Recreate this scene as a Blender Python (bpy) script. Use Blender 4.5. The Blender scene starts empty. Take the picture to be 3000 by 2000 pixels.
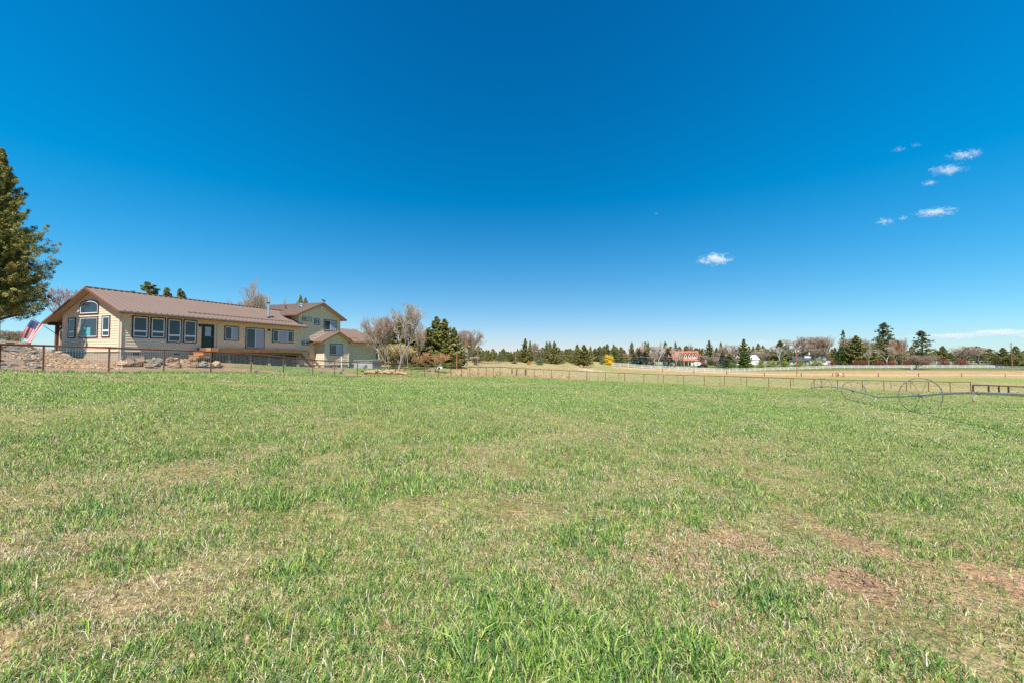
import bpy, math, random
import numpy as np
from mathutils import Vector, Matrix
S = bpy.context.scene
R = math.radians
# ---------------------------------------------------------------- camera, sky, sun, exposure
F = 1250.0; EYE = 1.55; PITCH = math.atan(43 / F)
cd = bpy.data.cameras.new("camera"); cam = bpy.data.objects.new("camera", cd); S.collection.objects.link(cam)
cd.sensor_width = 36.0; cd.lens = 36.0 * F / 3000.0; cd.clip_start = 0.05; cd.clip_end = 20000
cam.location = (0, 0, EYE); cam.rotation_euler = (R(90) + PITCH, 0, 0); S.camera = cam
SUN_EL = R(54); SUN_TRAVEL = R(1.5)            # rays travel almost straight away from the camera
W = bpy.data.worlds.new("World"); S.world = W; W.use_nodes = True
nt = W.node_tree; nt.nodes.clear()
out = nt.nodes.new("ShaderNodeOutputWorld"); bg = nt.nodes.new("ShaderNodeBackground"); sky = nt.nodes.new("ShaderNodeTexSky")
sky.sky_type = 'NISHITA'; sky.sun_disc = False; sky.sun_elevation = SUN_EL; sky.sun_rotation = math.pi + SUN_TRAVEL
sky.altitude = 1000; sky.air_density = 1.0; sky.dust_density = 0.25; sky.ozone_density = 2.5
hs = nt.nodes.new("ShaderNodeHueSaturation"); hs.inputs['Saturation'].default_value = 1.28; hs.inputs['Hue'].default_value = 0.49
hs.inputs['Value'].default_value = 1.0
def wm(op, a, b):
    x = nt.nodes.new("ShaderNodeMath"); x.operation = op
    for i, v in enumerate((a, b)):
        if isinstance(v, (int, float)): x.inputs[i].default_value = v
        else: nt.links.new(v, x.inputs[i])
    return x.outputs[0]
sp = nt.nodes.new("ShaderNodeSeparateColor"); cb = nt.nodes.new("ShaderNodeCombineColor")
nt.links.new(sky.outputs[0], hs.inputs['Color']); nt.links.new(hs.outputs[0], sp.inputs[0])
SKYK = .85
# away from the sun's vertical plane a polarised sky brightens: widen that by the direction's east-west part
tcw = nt.nodes.new("ShaderNodeTexCoord"); sx = nt.nodes.new("ShaderNodeSeparateXYZ"); nt.links.new(tcw.outputs['Generated'], sx.inputs[0])
side = wm('ADD', 1.0, wm('MULTIPLY', wm('MULTIPLY', wm('MULTIPLY', sx.outputs[0], sx.outputs[0]), .92), wm('ADD', .42, wm('MULTIPLY', sx.outputs[2], 1.1))))
nt.links.new(wm('MAXIMUM', wm('MULTIPLY', wm('SUBTRACT', sp.outputs[0], .58), .74 * SKYK), .004), cb.inputs[0])
nt.links.new(wm('MULTIPLY', wm('MULTIPLY', wm('POWER', sp.outputs[1], .84), 1.01 * SKYK), side), cb.inputs[1])
nt.links.new(wm('MULTIPLY', wm('MULTIPLY', wm('POWER', sp.outputs[2], .66), 1.80 * SKYK), wm('POWER', side, .8)), cb.inputs[2])
nt.links.new(cb.outputs[0], bg.inputs[0])
bg.inputs[1].default_value = 0.085; nt.links.new(bg.outputs[0], out.inputs[0])
sl = bpy.data.lights.new("sun", 'SUN'); sl.energy = 4.6; sl.angle = R(0.53); sl.color = (1.0, 0.955, 0.88)
so = bpy.data.objects.new("sun", sl); S.collection.objects.link(so)
sd = Vector((math.sin(SUN_TRAVEL) * math.cos(SUN_EL), math.cos(SUN_TRAVEL) * math.cos(SUN_EL), -math.sin(SUN_EL)))
so.rotation_euler = sd.to_track_quat('-Z', 'Y').to_euler()
S.view_settings.view_transform = 'Standard'; S.view_settings.look = 'None'
S.view_settings.exposure = 0.79; S.view_settings.gamma = 1.0
S.render.engine = 'CYCLES'; S.cycles.volume_bounces = 3; S.cycles.use_denoising = False
S.cycles.max_bounces = 8; S.cycles.sample_clamp_indirect = 2.0; S.cycles.caustics_reflective = False; S.cycles.caustics_refractive = False
col = S.collection
rng = np.random.default_rng(7); random.seed(7)

# ---------------------------------------------------------------- helpers
def tag(o, label=None, cat=None, group=None, kind=None):
    if label: o['label'] = label
    if cat: o['category'] = cat
    if group: o['group'] = group
    if kind: o['kind'] = kind
    return o

def empty(name, loc=(0, 0, 0), rz=0.0):
    o = bpy.data.objects.new(name, None); col.objects.link(o); o.location = loc; o.rotation_euler = (0, 0, rz)
    o.empty_display_size = 0.2
    return o

def link_mesh(name, me, mat=None, parent=None):
    o = bpy.data.objects.new(name, me); col.objects.link(o)
    if mat: me.materials.append(mat)
    if parent: o.parent = parent
    return o

def np_mesh(name, V, Fc, colors=None, smooth=False):
    """V (n,3); Fc (m,k) uniform polygon size; colors (n,3) linear"""
    me = bpy.data.meshes.new(name)
    V = np.asarray(V, np.float32); Fc = np.asarray(Fc, np.int32); m, k = Fc.shape
    me.vertices.add(len(V)); me.vertices.foreach_set("co", V.ravel())
    me.loops.add(m * k); me.loops.foreach_set("vertex_index", Fc.ravel())
    me.polygons.add(m); me.polygons.foreach_set("loop_start", np.arange(0, m * k, k, dtype=np.int32))
    me.polygons.foreach_set("loop_total", np.full(m, k, np.int32))
    if smooth: me.polygons.foreach_set("use_smooth", np.ones(m, bool))
    me.update(calc_edges=True)
    if colors is not None:
        a = me.color_attributes.new("col", 'FLOAT_COLOR', 'POINT')
        c = np.ones((len(V), 4), np.float32); c[:, :3] = colors; a.data.foreach_set("color", c.ravel())
    return me

class MB:
    def __init__(s): s.v = []; s.f = []
    def add(s, vs, fs):
        b = len(s.v); s.v += [tuple(map(float, p)) for p in vs]; s.f += [tuple(b + i for i in f) for f in fs]
    def box(s, x0, x1, y0, y1, z0, z1):
        s.add([(x0,y0,z0),(x1,y0,z0),(x1,y1,z0),(x0,y1,z0),(x0,y0,z1),(x1,y0,z1),(x1,y1,z1),(x0,y1,z1)],
              [(0,3,2,1),(4,5,6,7),(0,1,5,4),(1,2,6,5),(2,3,7,6),(3,0,4,7)])
    def bar(s, p, q, w, h, up=(0,0,1)):
        p = Vector(p); q = Vector(q); d = (q - p).normalized(); up = Vector(up)
        sx = d.cross(up)
        if sx.length < 1e-4: sx = d.cross(Vector((1, 0, 0)))
        sx.normalize(); u = sx.cross(d).normalized(); vs = []
        for c in (p, q):
            for a, b in ((-1,-1),(1,-1),(1,1),(-1,1)): vs.append(c + sx * a * w / 2 + u * b * h / 2)
        s.add(vs, [(0,1,2,3),(7,6,5,4),(0,4,5,1),(1,5,6,2),(2,6,7,3),(3,7,4,0)])
    def tube(s, pts, r, n=8, cap=True):
        pts = [Vector(p) for p in pts]; rs = r if isinstance(r, (list, tuple)) else [r] * len(pts)
        base = len(s.v); up = Vector((0, 0, 1)); ref = None
        for i, p in enumerate(pts):
            d = (pts[min(i + 1, len(pts) - 1)] - pts[max(i - 1, 0)]).normalized()
            if ref is None:
                ref = d.cross(up)
                if ref.length < 0.05: ref = d.cross(Vector((1, 0, 0)))
            ref = (ref - d * ref.dot(d)).normalized(); b2 = d.cross(ref)
            for k in range(n):
                a = 2 * math.pi * k / n
                s.v.append(tuple(p + (ref * math.cos(a) + b2 * math.sin(a)) * rs[i]))
        for i in range(len(pts) - 1):
            for k in range(n):
                a = base + i * n + k; b = base + i * n + (k + 1) % n
                s.f.append((a, b, b + n, a + n))
        if cap:
            s.f.append(tuple(base + k for k in reversed(range(n)))); e = base + (len(pts) - 1) * n
            s.f.append(tuple(e + k for k in range(n)))
    def build(s, name, mat, parent=None, smooth=False):
        me = bpy.data.meshes.new(name); me.from_pydata(s.v, [], s.f); me.update()
        if smooth: me.polygons.foreach_set("use_smooth", [True] * len(me.polygons))
        return link_mesh(name, me, mat, parent)

def clone(o, parent=None):
    c = o.copy(); col.objects.link(c)
    if parent: c.parent = parent; c.matrix_parent_inverse = o.matrix_parent_inverse
    for ch in o.children: clone(ch, c)
    return c

# value noise
_P = rng.random((256, 256)).astype(np.float32)
def vnoise(x, y):
    xi = np.floor(x).astype(int); yi = np.floor(y).astype(int); fx = x - xi; fy = y - yi
    fx = fx * fx * (3 - 2 * fx); fy = fy * fy * (3 - 2 * fy)
    a = _P[xi & 255, yi & 255]; b = _P[(xi + 1) & 255, yi & 255]; c = _P[xi & 255, (yi + 1) & 255]; d = _P[(xi + 1) & 255, (yi + 1) & 255]
    return (a * (1 - fx) + b * fx) * (1 - fy) + (c * (1 - fx) + d * fx) * fy
def fbm(x, y, o=4):
    t = 0; a = 1; n = 0
    for i in range(o):
        t = t + a * vnoise(x * 2 ** i + 17.3 * i, y * 2 ** i - 9.1 * i); n += a; a *= 0.55
    return t / n
def sstep(a, b, x): t = np.clip((x - a) / (b - a), 0, 1); return t * t * (3 - 2 * t)

# ---------------------------------------------------------------- materials
def mat(name, color=(.5,.5,.5), rough=.7, metal=0.0, noise=0.0, nscale=5.0, bump=0.0, bscale=30.0, spec=0.3, attr=False, trans=0.0, color2=None, stretch=None):
    m = bpy.data.materials.new(name); m.use_nodes = True; n = m.node_tree; b = n.nodes['Principled BSDF']
    b.inputs['Roughness'].default_value = rough; b.inputs['Metallic'].default_value = metal
    b.inputs['Specular IOR Level'].default_value = spec
    tc = n.nodes.new("ShaderNodeTexCoord"); src = tc.outputs['Object']
    if stretch:
        mp = n.nodes.new("ShaderNodeMapping"); mp.inputs['Scale'].default_value = stretch; n.links.new(src, mp.inputs[0]); src = mp.outputs[0]
    cur = None
    if attr:
        at = n.nodes.new("ShaderNodeAttribute"); at.attribute_name = "col"; cur = at.outputs['Color']
    if noise > 0 or color2:
        nz = n.nodes.new("ShaderNodeTexNoise"); nz.inputs['Scale'].default_value = nscale; nz.inputs['Detail'].default_value = 6
        nz.inputs['Roughness'].default_value = 0.65
        n.links.new(src, nz.inputs['Vector'])
        rp = n.nodes.new("ShaderNodeValToRGB"); n.links.new(nz.outputs['Fac'], rp.inputs[0])
        rp.color_ramp.elements[0].position = 0.3; rp.color_ramp.elements[1].position = 0.7
        if attr:
            rp.color_ramp.elements[0].color = (1 - noise,) * 3 + (1,); rp.color_ramp.elements[1].color = (1 + noise,) * 3 + (1,)
            mx = n.nodes.new("ShaderNodeMix"); mx.data_type = 'RGBA'; mx.blend_type = 'MULTIPLY'; mx.inputs[0].default_value = 1
            n.links.new(cur, mx.inputs[6]); n.links.new(rp.outputs[0], mx.inputs[7]); cur = mx.outputs[2]
        else:
            c2 = color2 or tuple(c * (1 + noise) for c in color)
            c1 = color if color2 else tuple(c * (1 - noise) for c in color)
            rp.color_ramp.elements[0].color = (*c1, 1); rp.color_ramp.elements[1].color = (*c2, 1); cur = rp.outputs[0]
    if cur is not None: n.links.new(cur, b.inputs['Base Color'])
    else: b.inputs['Base Color'].default_value = (*color, 1)
    if bump > 0:
        n2 = n.nodes.new("ShaderNodeTexNoise"); n2.inputs['Scale'].default_value = bscale; n2.inputs['Detail'].default_value = 5
        n.links.new(src, n2.inputs['Vector']); bp = n.nodes.new("ShaderNodeBump"); bp.inputs['Strength'].default_value = bump
        bp.inputs['Distance'].default_value = 0.05
        n.links.new(n2.outputs['Fac'], bp.inputs['Height']); n.links.new(bp.outputs[0], b.inputs['Normal'])
    if trans > 0:
        o = n.nodes['Material Output']; tr = n.nodes.new("ShaderNodeBsdfTranslucent"); ms = n.nodes.new("ShaderNodeMixShader")
        ms.inputs[0].default_value = trans
        if cur is not None: n.links.new(cur, tr.inputs[0])
        else: tr.inputs[0].default_value = (*color, 1)
        n.links.new(b.outputs[0], ms.inputs[1]); n.links.new(tr.outputs[0], ms.inputs[2]); n.links.new(ms.outputs[0], o.inputs[0])
    return m

M = {}
M['siding'] = mat("siding_paint", (.68,.535,.375), .85, spec=.1, noise=.05, nscale=1.2)
M['trimtan'] = mat("corner_board_paint", (.62,.54,.42), .7)
M['concrete'] = mat("foundation_concrete", (.37,.30,.22), .9, noise=.12, nscale=3)
M['roof'] = mat("brown_metal_roof", (.235,.165,.13), .45, metal=0.0, noise=.05, nscale=.8, spec=.5)
M['fascia'] = mat("rust_brown_fascia", (.19,.075,.045), .6, noise=.15, nscale=2)
M['soffit'] = mat("tan_soffit", (.52,.40,.24), .8)
M['trim'] = mat("dark_red_trim", (.045,.018,.018), .6)
M['vinyl'] = mat("white_window_vinyl", (.72,.73,.74), .45)
M['glass'] = mat("window_glass", (.03,.032,.045), .03, spec=.55, noise=.3, nscale=.7)
M['curtain'] = mat("pale_blind", (.30,.32,.40), .35, spec=.6)
M['teal'] = mat("teal_panel", (.10,.36,.39), .5)
M['door'] = mat("dark_green_door", (.008,.045,.03), .4)
M['wood'] = mat("stained_deck_wood", (.33,.15,.06), .65, color2=(.14,.07,.03), nscale=2.5, stretch=(1,1,6))
M['woodlit'] = mat("sunlit_orange_wood", (.42,.20,.075), .65, noise=.2, nscale=4)  # orange wood, brightened in its colour for the sunlit deck faces
M['woodold'] = mat("weathered_wood", (.20,.14,.10), .85, noise=.25, nscale=4)
M['post'] = mat("red_brown_post", (.16,.05,.035), .7, noise=.2, nscale=4)
M['galv'] = mat("galvanised_metal", (.50,.55,.58), .35, metal=.7, noise=.15, nscale=6)
M['alu'] = mat("aluminium_pipe", (.60,.58,.54), .42, metal=.5, color2=(.42,.36,.24), nscale=1.2)
M['steel'] = mat("wheel_steel", (.30,.27,.22), .5, metal=.3, color2=(.16,.11,.07), nscale=3)
M['rust'] = mat("rusty_pipe", (.20,.065,.03), .8, color2=(.10,.035,.022), nscale=7)
M['rustshade'] = mat("dark_rust_and_shade", (.09,.05,.035), .8, color2=(.05,.03,.022), nscale=6)  # dark rust brown; also colours the shade sheet under the deck
M['wire'] = mat("fence_wire", (.42,.42,.41), .5, metal=.6)
M['orange'] = mat("orange_plastic", (.60,.16,.05), .5)
M['white'] = mat("white_fence_paint", (.70,.70,.69), .5)
M['black'] = mat("black_plastic", (.02,.02,.02), .5)
M['grey'] = mat("grey_vinyl", (.27,.28,.27), .6, noise=.1)
M['tub'] = mat("hot_tub_panel", (.36,.32,.32), .6, noise=.08, nscale=2)
M['rock'] = mat("lava_rock", (.17,.10,.065), .95, color2=(.36,.235,.14), nscale=1.6, bump=.8, bscale=6)
M['rockgrey'] = mat("grey_basalt", (.12,.10,.085), .95, color2=(.27,.225,.18), nscale=2.2, bump=.8, bscale=6)
M['rocktan'] = mat("tan_sandstone", (.34,.20,.10), .95, color2=(.50,.34,.19), nscale=1.9, bump=.6, bscale=6)
M['rubble'] = mat("rubble_stone", attr=True, noise=.2, nscale=5, rough=.95, bump=.5, bscale=9)
M['bark'] = mat("tree_bark", (.13,.085,.06), .95, noise=.3, nscale=6, bump=.5, bscale=20)
M['barkgrey'] = mat("grey_bark", (.26,.21,.18), .95, noise=.25, nscale=5)
M['barkwhite'] = mat("white_bark", (.48,.43,.37), .9, noise=.2, nscale=5)
M['leaf'] = mat("foliage", attr=True, rough=.8, trans=.22, spec=.15)
M['twig'] = mat("twigs", attr=True, rough=.9, spec=.1)
M['blade'] = mat("grass_blade", attr=True, rough=.62, trans=.30, spec=.25)
M['redtile'] = mat("orange_red_tile", (.37,.14,.08), .8, noise=.15, nscale=1.5)
M['shingle'] = mat("dark_grey_shingle", (.055,.06,.07), .8, noise=.2, nscale=2)
M['greyroof'] = mat("grey_brown_shingle", (.20,.17,.14), .9, noise=.15, nscale=1)
M['cream'] = mat("cream_stucco", (.66,.62,.53), .8)
M['bluegrey'] = mat("blue_grey_siding", (.36,.40,.45), .8)
M['whitewall'] = mat("white_wall", (.62,.62,.60), .7)
M['red'] = mat("red_barn_paint", (.42,.05,.05), .7)
M['carpaint'] = mat("dark_car_paint", (.02,.022,.025), .2, spec=.6)
M['tyre'] = mat("tyre_rubber", (.02,.02,.02), .8)
M['pole'] = mat("utility_pole_wood", (.30,.13,.06), .9, noise=.2, nscale=3)
M['flagred'] = mat("flag_red", (.62,.05,.08), .7, trans=.2)
M['flagwhite'] = mat("flag_white", (.85,.82,.80), .7, trans=.2)
M['flagblue'] = mat("flag_blue", (.06,.09,.25), .7, trans=.2)
M['asphalt'] = mat("road_asphalt", (.16,.16,.17), .9, noise=.1, nscale=1)

# ---------------------------------------------------------------- geometry of the place
def ray(px, py):
    cx = (px - 1500) / F; cy = (1000 - py) / F
    return Vector((cx, math.cos(PITCH) - cy * math.sin(PITCH), math.sin(PITCH) + cy * math.cos(PITCH)))
def pt(px, py, Y):
    r = ray(px, py); r = r * (Y / r.y); return Vector((r.x, r.y, r.z + EYE))
AX = Vector((math.sin(R(18.356)), math.cos(R(18.356)), 0)); AY = Vector((-AX.y, AX.x, 0))
HC = Vector((-28.984, 31.434, EYE + .7235)); HROT = math.atan2(AX.y, AX.x)
def hw(u, v, z): return HC + AX * u + AY * v + Vector((0, 0, z))

fence_pts = [(-60,1083,17.6,1006),(0,1086,18.6,1008.5),(128,1088,20,1012),(320,1089.2,22,1018.2),(481,1088.5,24.3,1024.2),(618.6,1090,26.5,1029.8),(736.4,1090,29.3,1037),(831.6,1094,32,1045),(917,1098.5,34.5,1053.6),
  (981,1101,36.3,1058),(1047.7,1102.5,38.5,1061),(1107.6,1099.5,41,1063),(1159.3,1100,43.3,1064.6),(1204.8,1101.5,45.5,1066.8),(1244.3,1102.5,47.5,1069.4),(1285,1103.5,50,1071.3),
  (1321.6,1103.2,52.5,1073.2),(1352,1102.6,55,1074.2),(1376.7,1102.3,57,1074.6),(1400.8,1102.2,59,1075),(1424.6,1102,61,1075),(1445.5,1100.3,63,1074.8),(1465.2,1099,64.5,1074.3),
  (1514,1101,64,1077.3),(1565,1104.5,63.5,1080.3),(1615,1107.3,63,1082.2),(1666.8,1110.4,62.4,1084.6),(1718.8,1112.6,61.8,1087),(1772.8,1115,61.1,1089.4),(1829,1118,60.5,1092),
  (1885.4,1120.4,59.8,1094.4),(1942,1121.6,59.1,1096.4),(2001.7,1124.7,58.3,1098),(2061.9,1127,57.5,1099.6),(2121,1128.6,56.8,1101),(2185.8,1130.8,56.1,1103),(2250,1133,55.5,1104.9),(2314,1135.6,54.8,1107),
  (2382.6,1137.6,54.1,1109.3),(2451,1140.2,53.5,1111.5),(2523.5,1142,52.8,1113),(2586.5,1144,52.2,1114.2),(2652,1145,51.7,1115.6),(2716.8,1146,51.2,1116.7),(2779.5,1147,50.8,1117.6),(2839.9,1148.2,50.4,1117.8)]
ctl = []
def cpx(px, py, Y): ctl.append(tuple(pt(px, py, Y)))
for X in (-26,-16,-8,0,8,16,26):
    for Y in (-12,-4,3,9): ctl.append((X, Y, -.05 * X - .0155 * Y))
for X in (-12,-4,5): ctl.append((X, 18, -.05 * X - .0155 * 18 - .01))
for i, (px, py, Y, t) in enumerate(fence_pts): cpx(px, py, Y)
for px, py, Y in ((2697,1208,22.5),(2500,1171,33.5),(2407,1156.5,44),(2930,1149.2,49.5),(3100,1152,48),(3400,1160,45),(1500,1125,38),(1900,1140,40),(1100,1128,27)): cpx(px, py, Y)
# house pad and slopes
for u, v, z in ((-.6,3,-.98),(-.3,6.8,-.55),(0,0,-1.06),(3,-.5,-1.1),(5.5,-.5,-1.15),(6.4,-1.7,-1.27),(8,0,-1.28),(10.4,-1.7,-1.54),(12,0,-1.6),(16,-1.7,-1.87),(18,0,-1.92),(19.3,-1.5,-2.05),(23.2,-1.5,-2.15),
                (21.5,-6,-2.12),(30,0,-2.3),(30,8,-2.3),(20,10,-1.9),(10,10,-1.3),(0,11,-.5),(-2.2,2.5,-1.02),(-2.0,-.6,-1.12),(2,-2.4,-1.3),(-2.5,6.5,-.55),(36,0,-2.4)):
    ctl.append(tuple(hw(u, v, z)))
for px, py, Y in ((0,1076,22.5),(125,1077,23.5),(250,1075,25),(60,1016,28),(0,1012,27),(-80,1008,26),(130,1022,29),(-200,1000,30),(-100,1075,22),
                  (400,1072,27),(600,1076,29.5),(100,1020,45),(-300,1040,60),(300,1043,80),(800,1050,120),
                  (1160,1087,52),(1200,1092,50),(1271,1086.5,59),(1100,1084,58),(1160,1078,66),(1290,1077,66),(1290,1066,82),(1392,1071,110),(1150,1062,110),
                  (1450,1087,78),(1500,1090,78),(1500,1074,110),(1420,1062,150),(1510,1060.5,150),(1500,1052,210),(1700,1069,158),(1700,1052,230),(1600,1052,230),(1650,1092,85),(1800,1098,90),
                  (1790,1090,150),(2000,1104,100),(2000,1095,150),(1800,1076,190),(2000,1083,195),(2230,1110,110),(2238,1101,168),(2200,1084.5,205),(2450,1114,110),(2450,1102.5,166),(2450,1077,215),
                  (2700,1120,100),(2690,1106,160),(2700,1074,225),(2900,1122,100),(2940,1108,156),(2900,1076,225),(3100,1112,155),(3100,1080,225),
                  (1800,1062,260),(2000,1068,270),(2200,1068,260),(2400,1066,270),(2700,1062,280),(2950,1062,280),(1900,1050,400),(2500,1051,420),(3000,1051,420),(1500,1047,380),(1200,1050,250)):
    cpx(px, py, Y)
for a in range(0, 360, 20):
    a = R(a); ctl.append((900 * math.sin(a), 900 * math.cos(a), -4.5)); ctl.append((3500 * math.sin(a), 3500 * math.cos(a), -12))
for X, Y in ((-60,-30),(0,-60),(60,-30),(-90,10),(90,10),(110,60)): ctl.append((X, Y, max(-6, min(3, -.03 * X))))
CT = np.array(ctl); n = len(CT)
def kern(ax, ay, bx, by):
    d2 = (ax[:, None] - bx[None]) ** 2 + (ay[:, None] - by[None]) ** 2
    return np.sqrt(d2 + 1.0)
K = kern(CT[:, 0], CT[:, 1], CT[:, 0], CT[:, 1]) - np.eye(n) * 0.05
Pm = np.column_stack([np.ones(n), CT[:, 0], CT[:, 1]])
Amat = np.block([[K, Pm], [Pm.T, np.zeros((3, 3))]])
sol = np.linalg.solve(Amat, np.concatenate([CT[:, 2], np.zeros(3)])); WW = sol[:n]; PP = sol[n:]
def H(X, Y):
    X = np.atleast_1d(np.asarray(X, float)); Y = np.atleast_1d(np.asarray(Y, float)); o = np.empty(len(X))
    for i in range(0, len(X), 20000):
        x = X[i:i+20000]; y = Y[i:i+20000]
        o[i:i+20000] = kern(x, y, CT[:, 0], CT[:, 1]) @ WW + PP[0] + PP[1] * x + PP[2] * y
    return o
def h1(x, y): return float(H([x], [y])[0])
def at(px, Y): 
    x = (px - 1500) / F * Y; return Vector((x, Y, h1(x, Y)))

# fence line in plan: which side of it is the field
FX = np.array([pt(p[0], p[1], p[2])[:2] for p in fence_pts])
_ang = np.arctan2(FX[:, 0], FX[:, 1]); _rad = np.hypot(FX[:, 0], FX[:, 1])
def fence_r(a):
    return np.interp(a, np.concatenate([_ang, [1.2]]), np.concatenate([_rad, [70]]))

# ground cover masks from world position -> colour, green amount, bareness
def cover(X, Y):
    a = np.arctan2(X, Y); r = np.hypot(X, Y); fr = fence_r(a); d = r - fr            # d>0 is beyond the fence
    px = 1500 + F * np.clip(X / np.maximum(Y, .1), -3, 3)
    big = fbm(X * .11 + 3, Y * .075 + 1, 3); mid = fbm(X * .5, Y * .42 + 7, 4); fin = fbm(X * 2.3, Y * 2.3, 3)
    soil = np.array([.31, .185, .11]); straw = np.array([.33, .27, .135]); green = np.array([.175, .24, .055]); lush = np.array([.135, .20, .045])
    dirt = np.array([.36, .22, .14]); gravel = np.array([.33, .28, .23]); tan = np.array([.40, .275, .135])
    g = .55 + .44 * sstep(.34, .62, .4 * big + .6 * mid + .02)                                 # how green the field is
    bare = sstep(.60, .76, fbm(X * 1.6 + 40, Y * 1.6 - 12, 4)) * (.18 + .6 * np.exp(-(r / 5) ** 2))
    rb = sstep(.50, .62, fbm(X * 1.5 + 5, Y * 1.5, 3)) * np.exp(-((X - 3.0) / 1.7) ** 2 - ((Y - 3.1) / 1.5) ** 2)   # bare patch near right
    lb = sstep(.35, .55, fbm(X * 1.5, Y * 1.5 + 9, 3)) * np.exp(-((X + 3.0) / 1.1) ** 2 - ((Y - 2.7) / .8) ** 2)          # straw patch near left
    streak = np.exp(-((X + 12.6) / 3.2) ** 2 - ((Y - 19.2) / .9) ** 2) + .8 * np.exp(-((X + 17) / 2.6) ** 2 - ((Y - 17.6) / .7) ** 2)
    bare = np.clip(np.maximum(bare * .5, np.maximum(rb * .9, streak * .6 * sstep(.35, .6, mid))), 0, 1)
    g = g * (1 - .8 * lb) * (1 - .85 * bare); nearf = .96 + .08 * sstep(6, 22, r)  # near ground toned down: shade between the blades put into the colour
    edge = sstep(2.2, .2, -d) * (d < 0) * sstep(.1, -.35, a)                           # lush strip along the left fence
    c = np.empty(X.shape + (3,))
    base = straw * (1 - g[..., None]) + green * g[..., None]
    q = (.52 * sstep(20, 6, r))[..., None]; lit = sstep(.42, .62, fbm(X * 5, Y * 5, 3))[..., None]
    base = base * (1 - q) + (soil * 1.05 * (1 - lit) + np.array([.40, .29, .17]) * lit) * q
    base = base * (1 - bare[..., None]) + soil * 1.15 * bare[..., None]
    base = base * (1 - edge[..., None]) + lush * 1.1 * edge[..., None]
    # beyond the fence
    out_g = sstep(.42, .58, fbm(X * .05 + 9, Y * .03, 4)); out_c = straw * 1.12 * (1 - .42 * out_g[..., None]) + green * 1.1 * .42 * out_g[..., None]
    house = (px < 1330) & (Y < 70)
    hg = .9 * sstep(.46, .60, fbm(X * .28 + 2, Y * .28, 4) + .09 * sstep(700, 1050, px) - .05 * sstep(600, 300, px))
    hc = dirt * (1 - hg[..., None]) + lush * 1.25 * hg[..., None]
    out_c = np.where(house[..., None], hc, out_c)
    left = ((px < 640) & (Y < 40))[..., None]
    lc = dirt * .95 * (1 - .45 * mid[..., None]) + gravel * .45 * mid[..., None]
    lg = (sstep(.5, .62, mid + .1 * sstep(250, 600, px)) * sstep(250, 420, px) * sstep(3.2, 1.2, d))[..., None]
    out_c = np.where(left, lc * (1 - lg) + lush * 1.3 * lg, out_c)
    # tan dry meadow before the white fence, green strip before it
    meadow = sstep(160, 168, Y) * sstep(250, 235, Y) * sstep(1770, 1830, px)
    mc = tan * (.85 + .35 * fbm(X * .04, Y * .25, 4))[..., None]
    out_c = out_c * (1 - meadow[..., None]) + mc * meadow[..., None]
    gs = sstep(105, 130, Y) * sstep(163, 155, Y) * sstep(2080, 2260, px) * .5
    out_c = out_c * (1 - gs[..., None]) + green * 1.15 * gs[..., None]
    gard = sstep(196, 204, Y) * sstep(1770, 1830, px)
    out_c = out_c * (1 - .85 * gard[..., None]) + np.array([.11, .15, .05]) * .85 * gard[..., None]
    sand = sstep(112, 118, Y) * sstep(150, 140, Y) * sstep(1680, 1720, px) * sstep(2000, 1850, px) * .7
    out_c = out_c * (1 - sand[..., None]) + np.array([.62,.52,.38]) * sand[..., None]
    drytan = sstep(1270, 1330, px) * sstep(1800, 1600, px) * sstep(0, 1.5, d) * sstep(14, 8, d)
    out_c = out_c * (1 - .8 * drytan[..., None]) + tan * .95 * .8 * drytan[..., None]
    backdirt = sstep(165, 190, Y) * sstep(300, 240, Y) * sstep(1760, 1650, px) * .75 * sstep(.35, .6, fbm(X * .1, Y * .02, 3))
    out_c = out_c * (1 - backdirt[..., None]) + dirt * 1.15 * backdirt[..., None]
    c = np.where((d > 0)[..., None], out_c, base * nearf[..., None])
    # worn reddish strip along the fence foot
    strip = np.exp(-((d - .45) / (.22 + .006 * r)) ** 2) * sstep(.38, .6, mid + .08) * .85
    c = c * (1 - strip[..., None]) + np.array([.42, .235, .13]) * strip[..., None]
    c = c * (.86 + .28 * fin)[..., None]
    return c, g, bare, d, px, hg, edge, lb, drytan, meadow

# ground sheet
rad = np.concatenate([[0.0], 0.6 * 1.0235 ** np.arange(0, 374)]); rad = rad[rad < 3300]
angs = np.concatenate([np.linspace(-62, 62, 620), np.linspace(62, 298, 62)[1:-1]]); angs = np.radians(angs)
RR, AA = np.meshgrid(rad[1:], angs, indexing='ij'); GX = (RR * np.sin(AA)); GY = (RR * np.cos(AA))
GZ = H(GX.ravel(), GY.ravel()).reshape(GX.shape)
GZ += (fbm(GX * 1.1, GY * 1.1, 3) - .5) * .05 * np.clip(RR / 4, 0, 1)
na = len(angs); nr = len(rad) - 1
V = np.column_stack([GX.ravel(), GY.ravel(), GZ.ravel()])
ii, jj = np.meshgrid(np.arange(nr - 1), np.arange(na), indexing='ij'); j2 = (jj + 1) % na
Fq = np.column_stack([(ii * na + jj).ravel(), (ii * na + j2).ravel(), ((ii + 1) * na + j2).ravel(), ((ii + 1) * na + jj).ravel()])
Cc = cover(V[:, 0], V[:, 1])[0]
gme = np_mesh("ground", V, Fq[:, ::-1], Cc, smooth=True)
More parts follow.
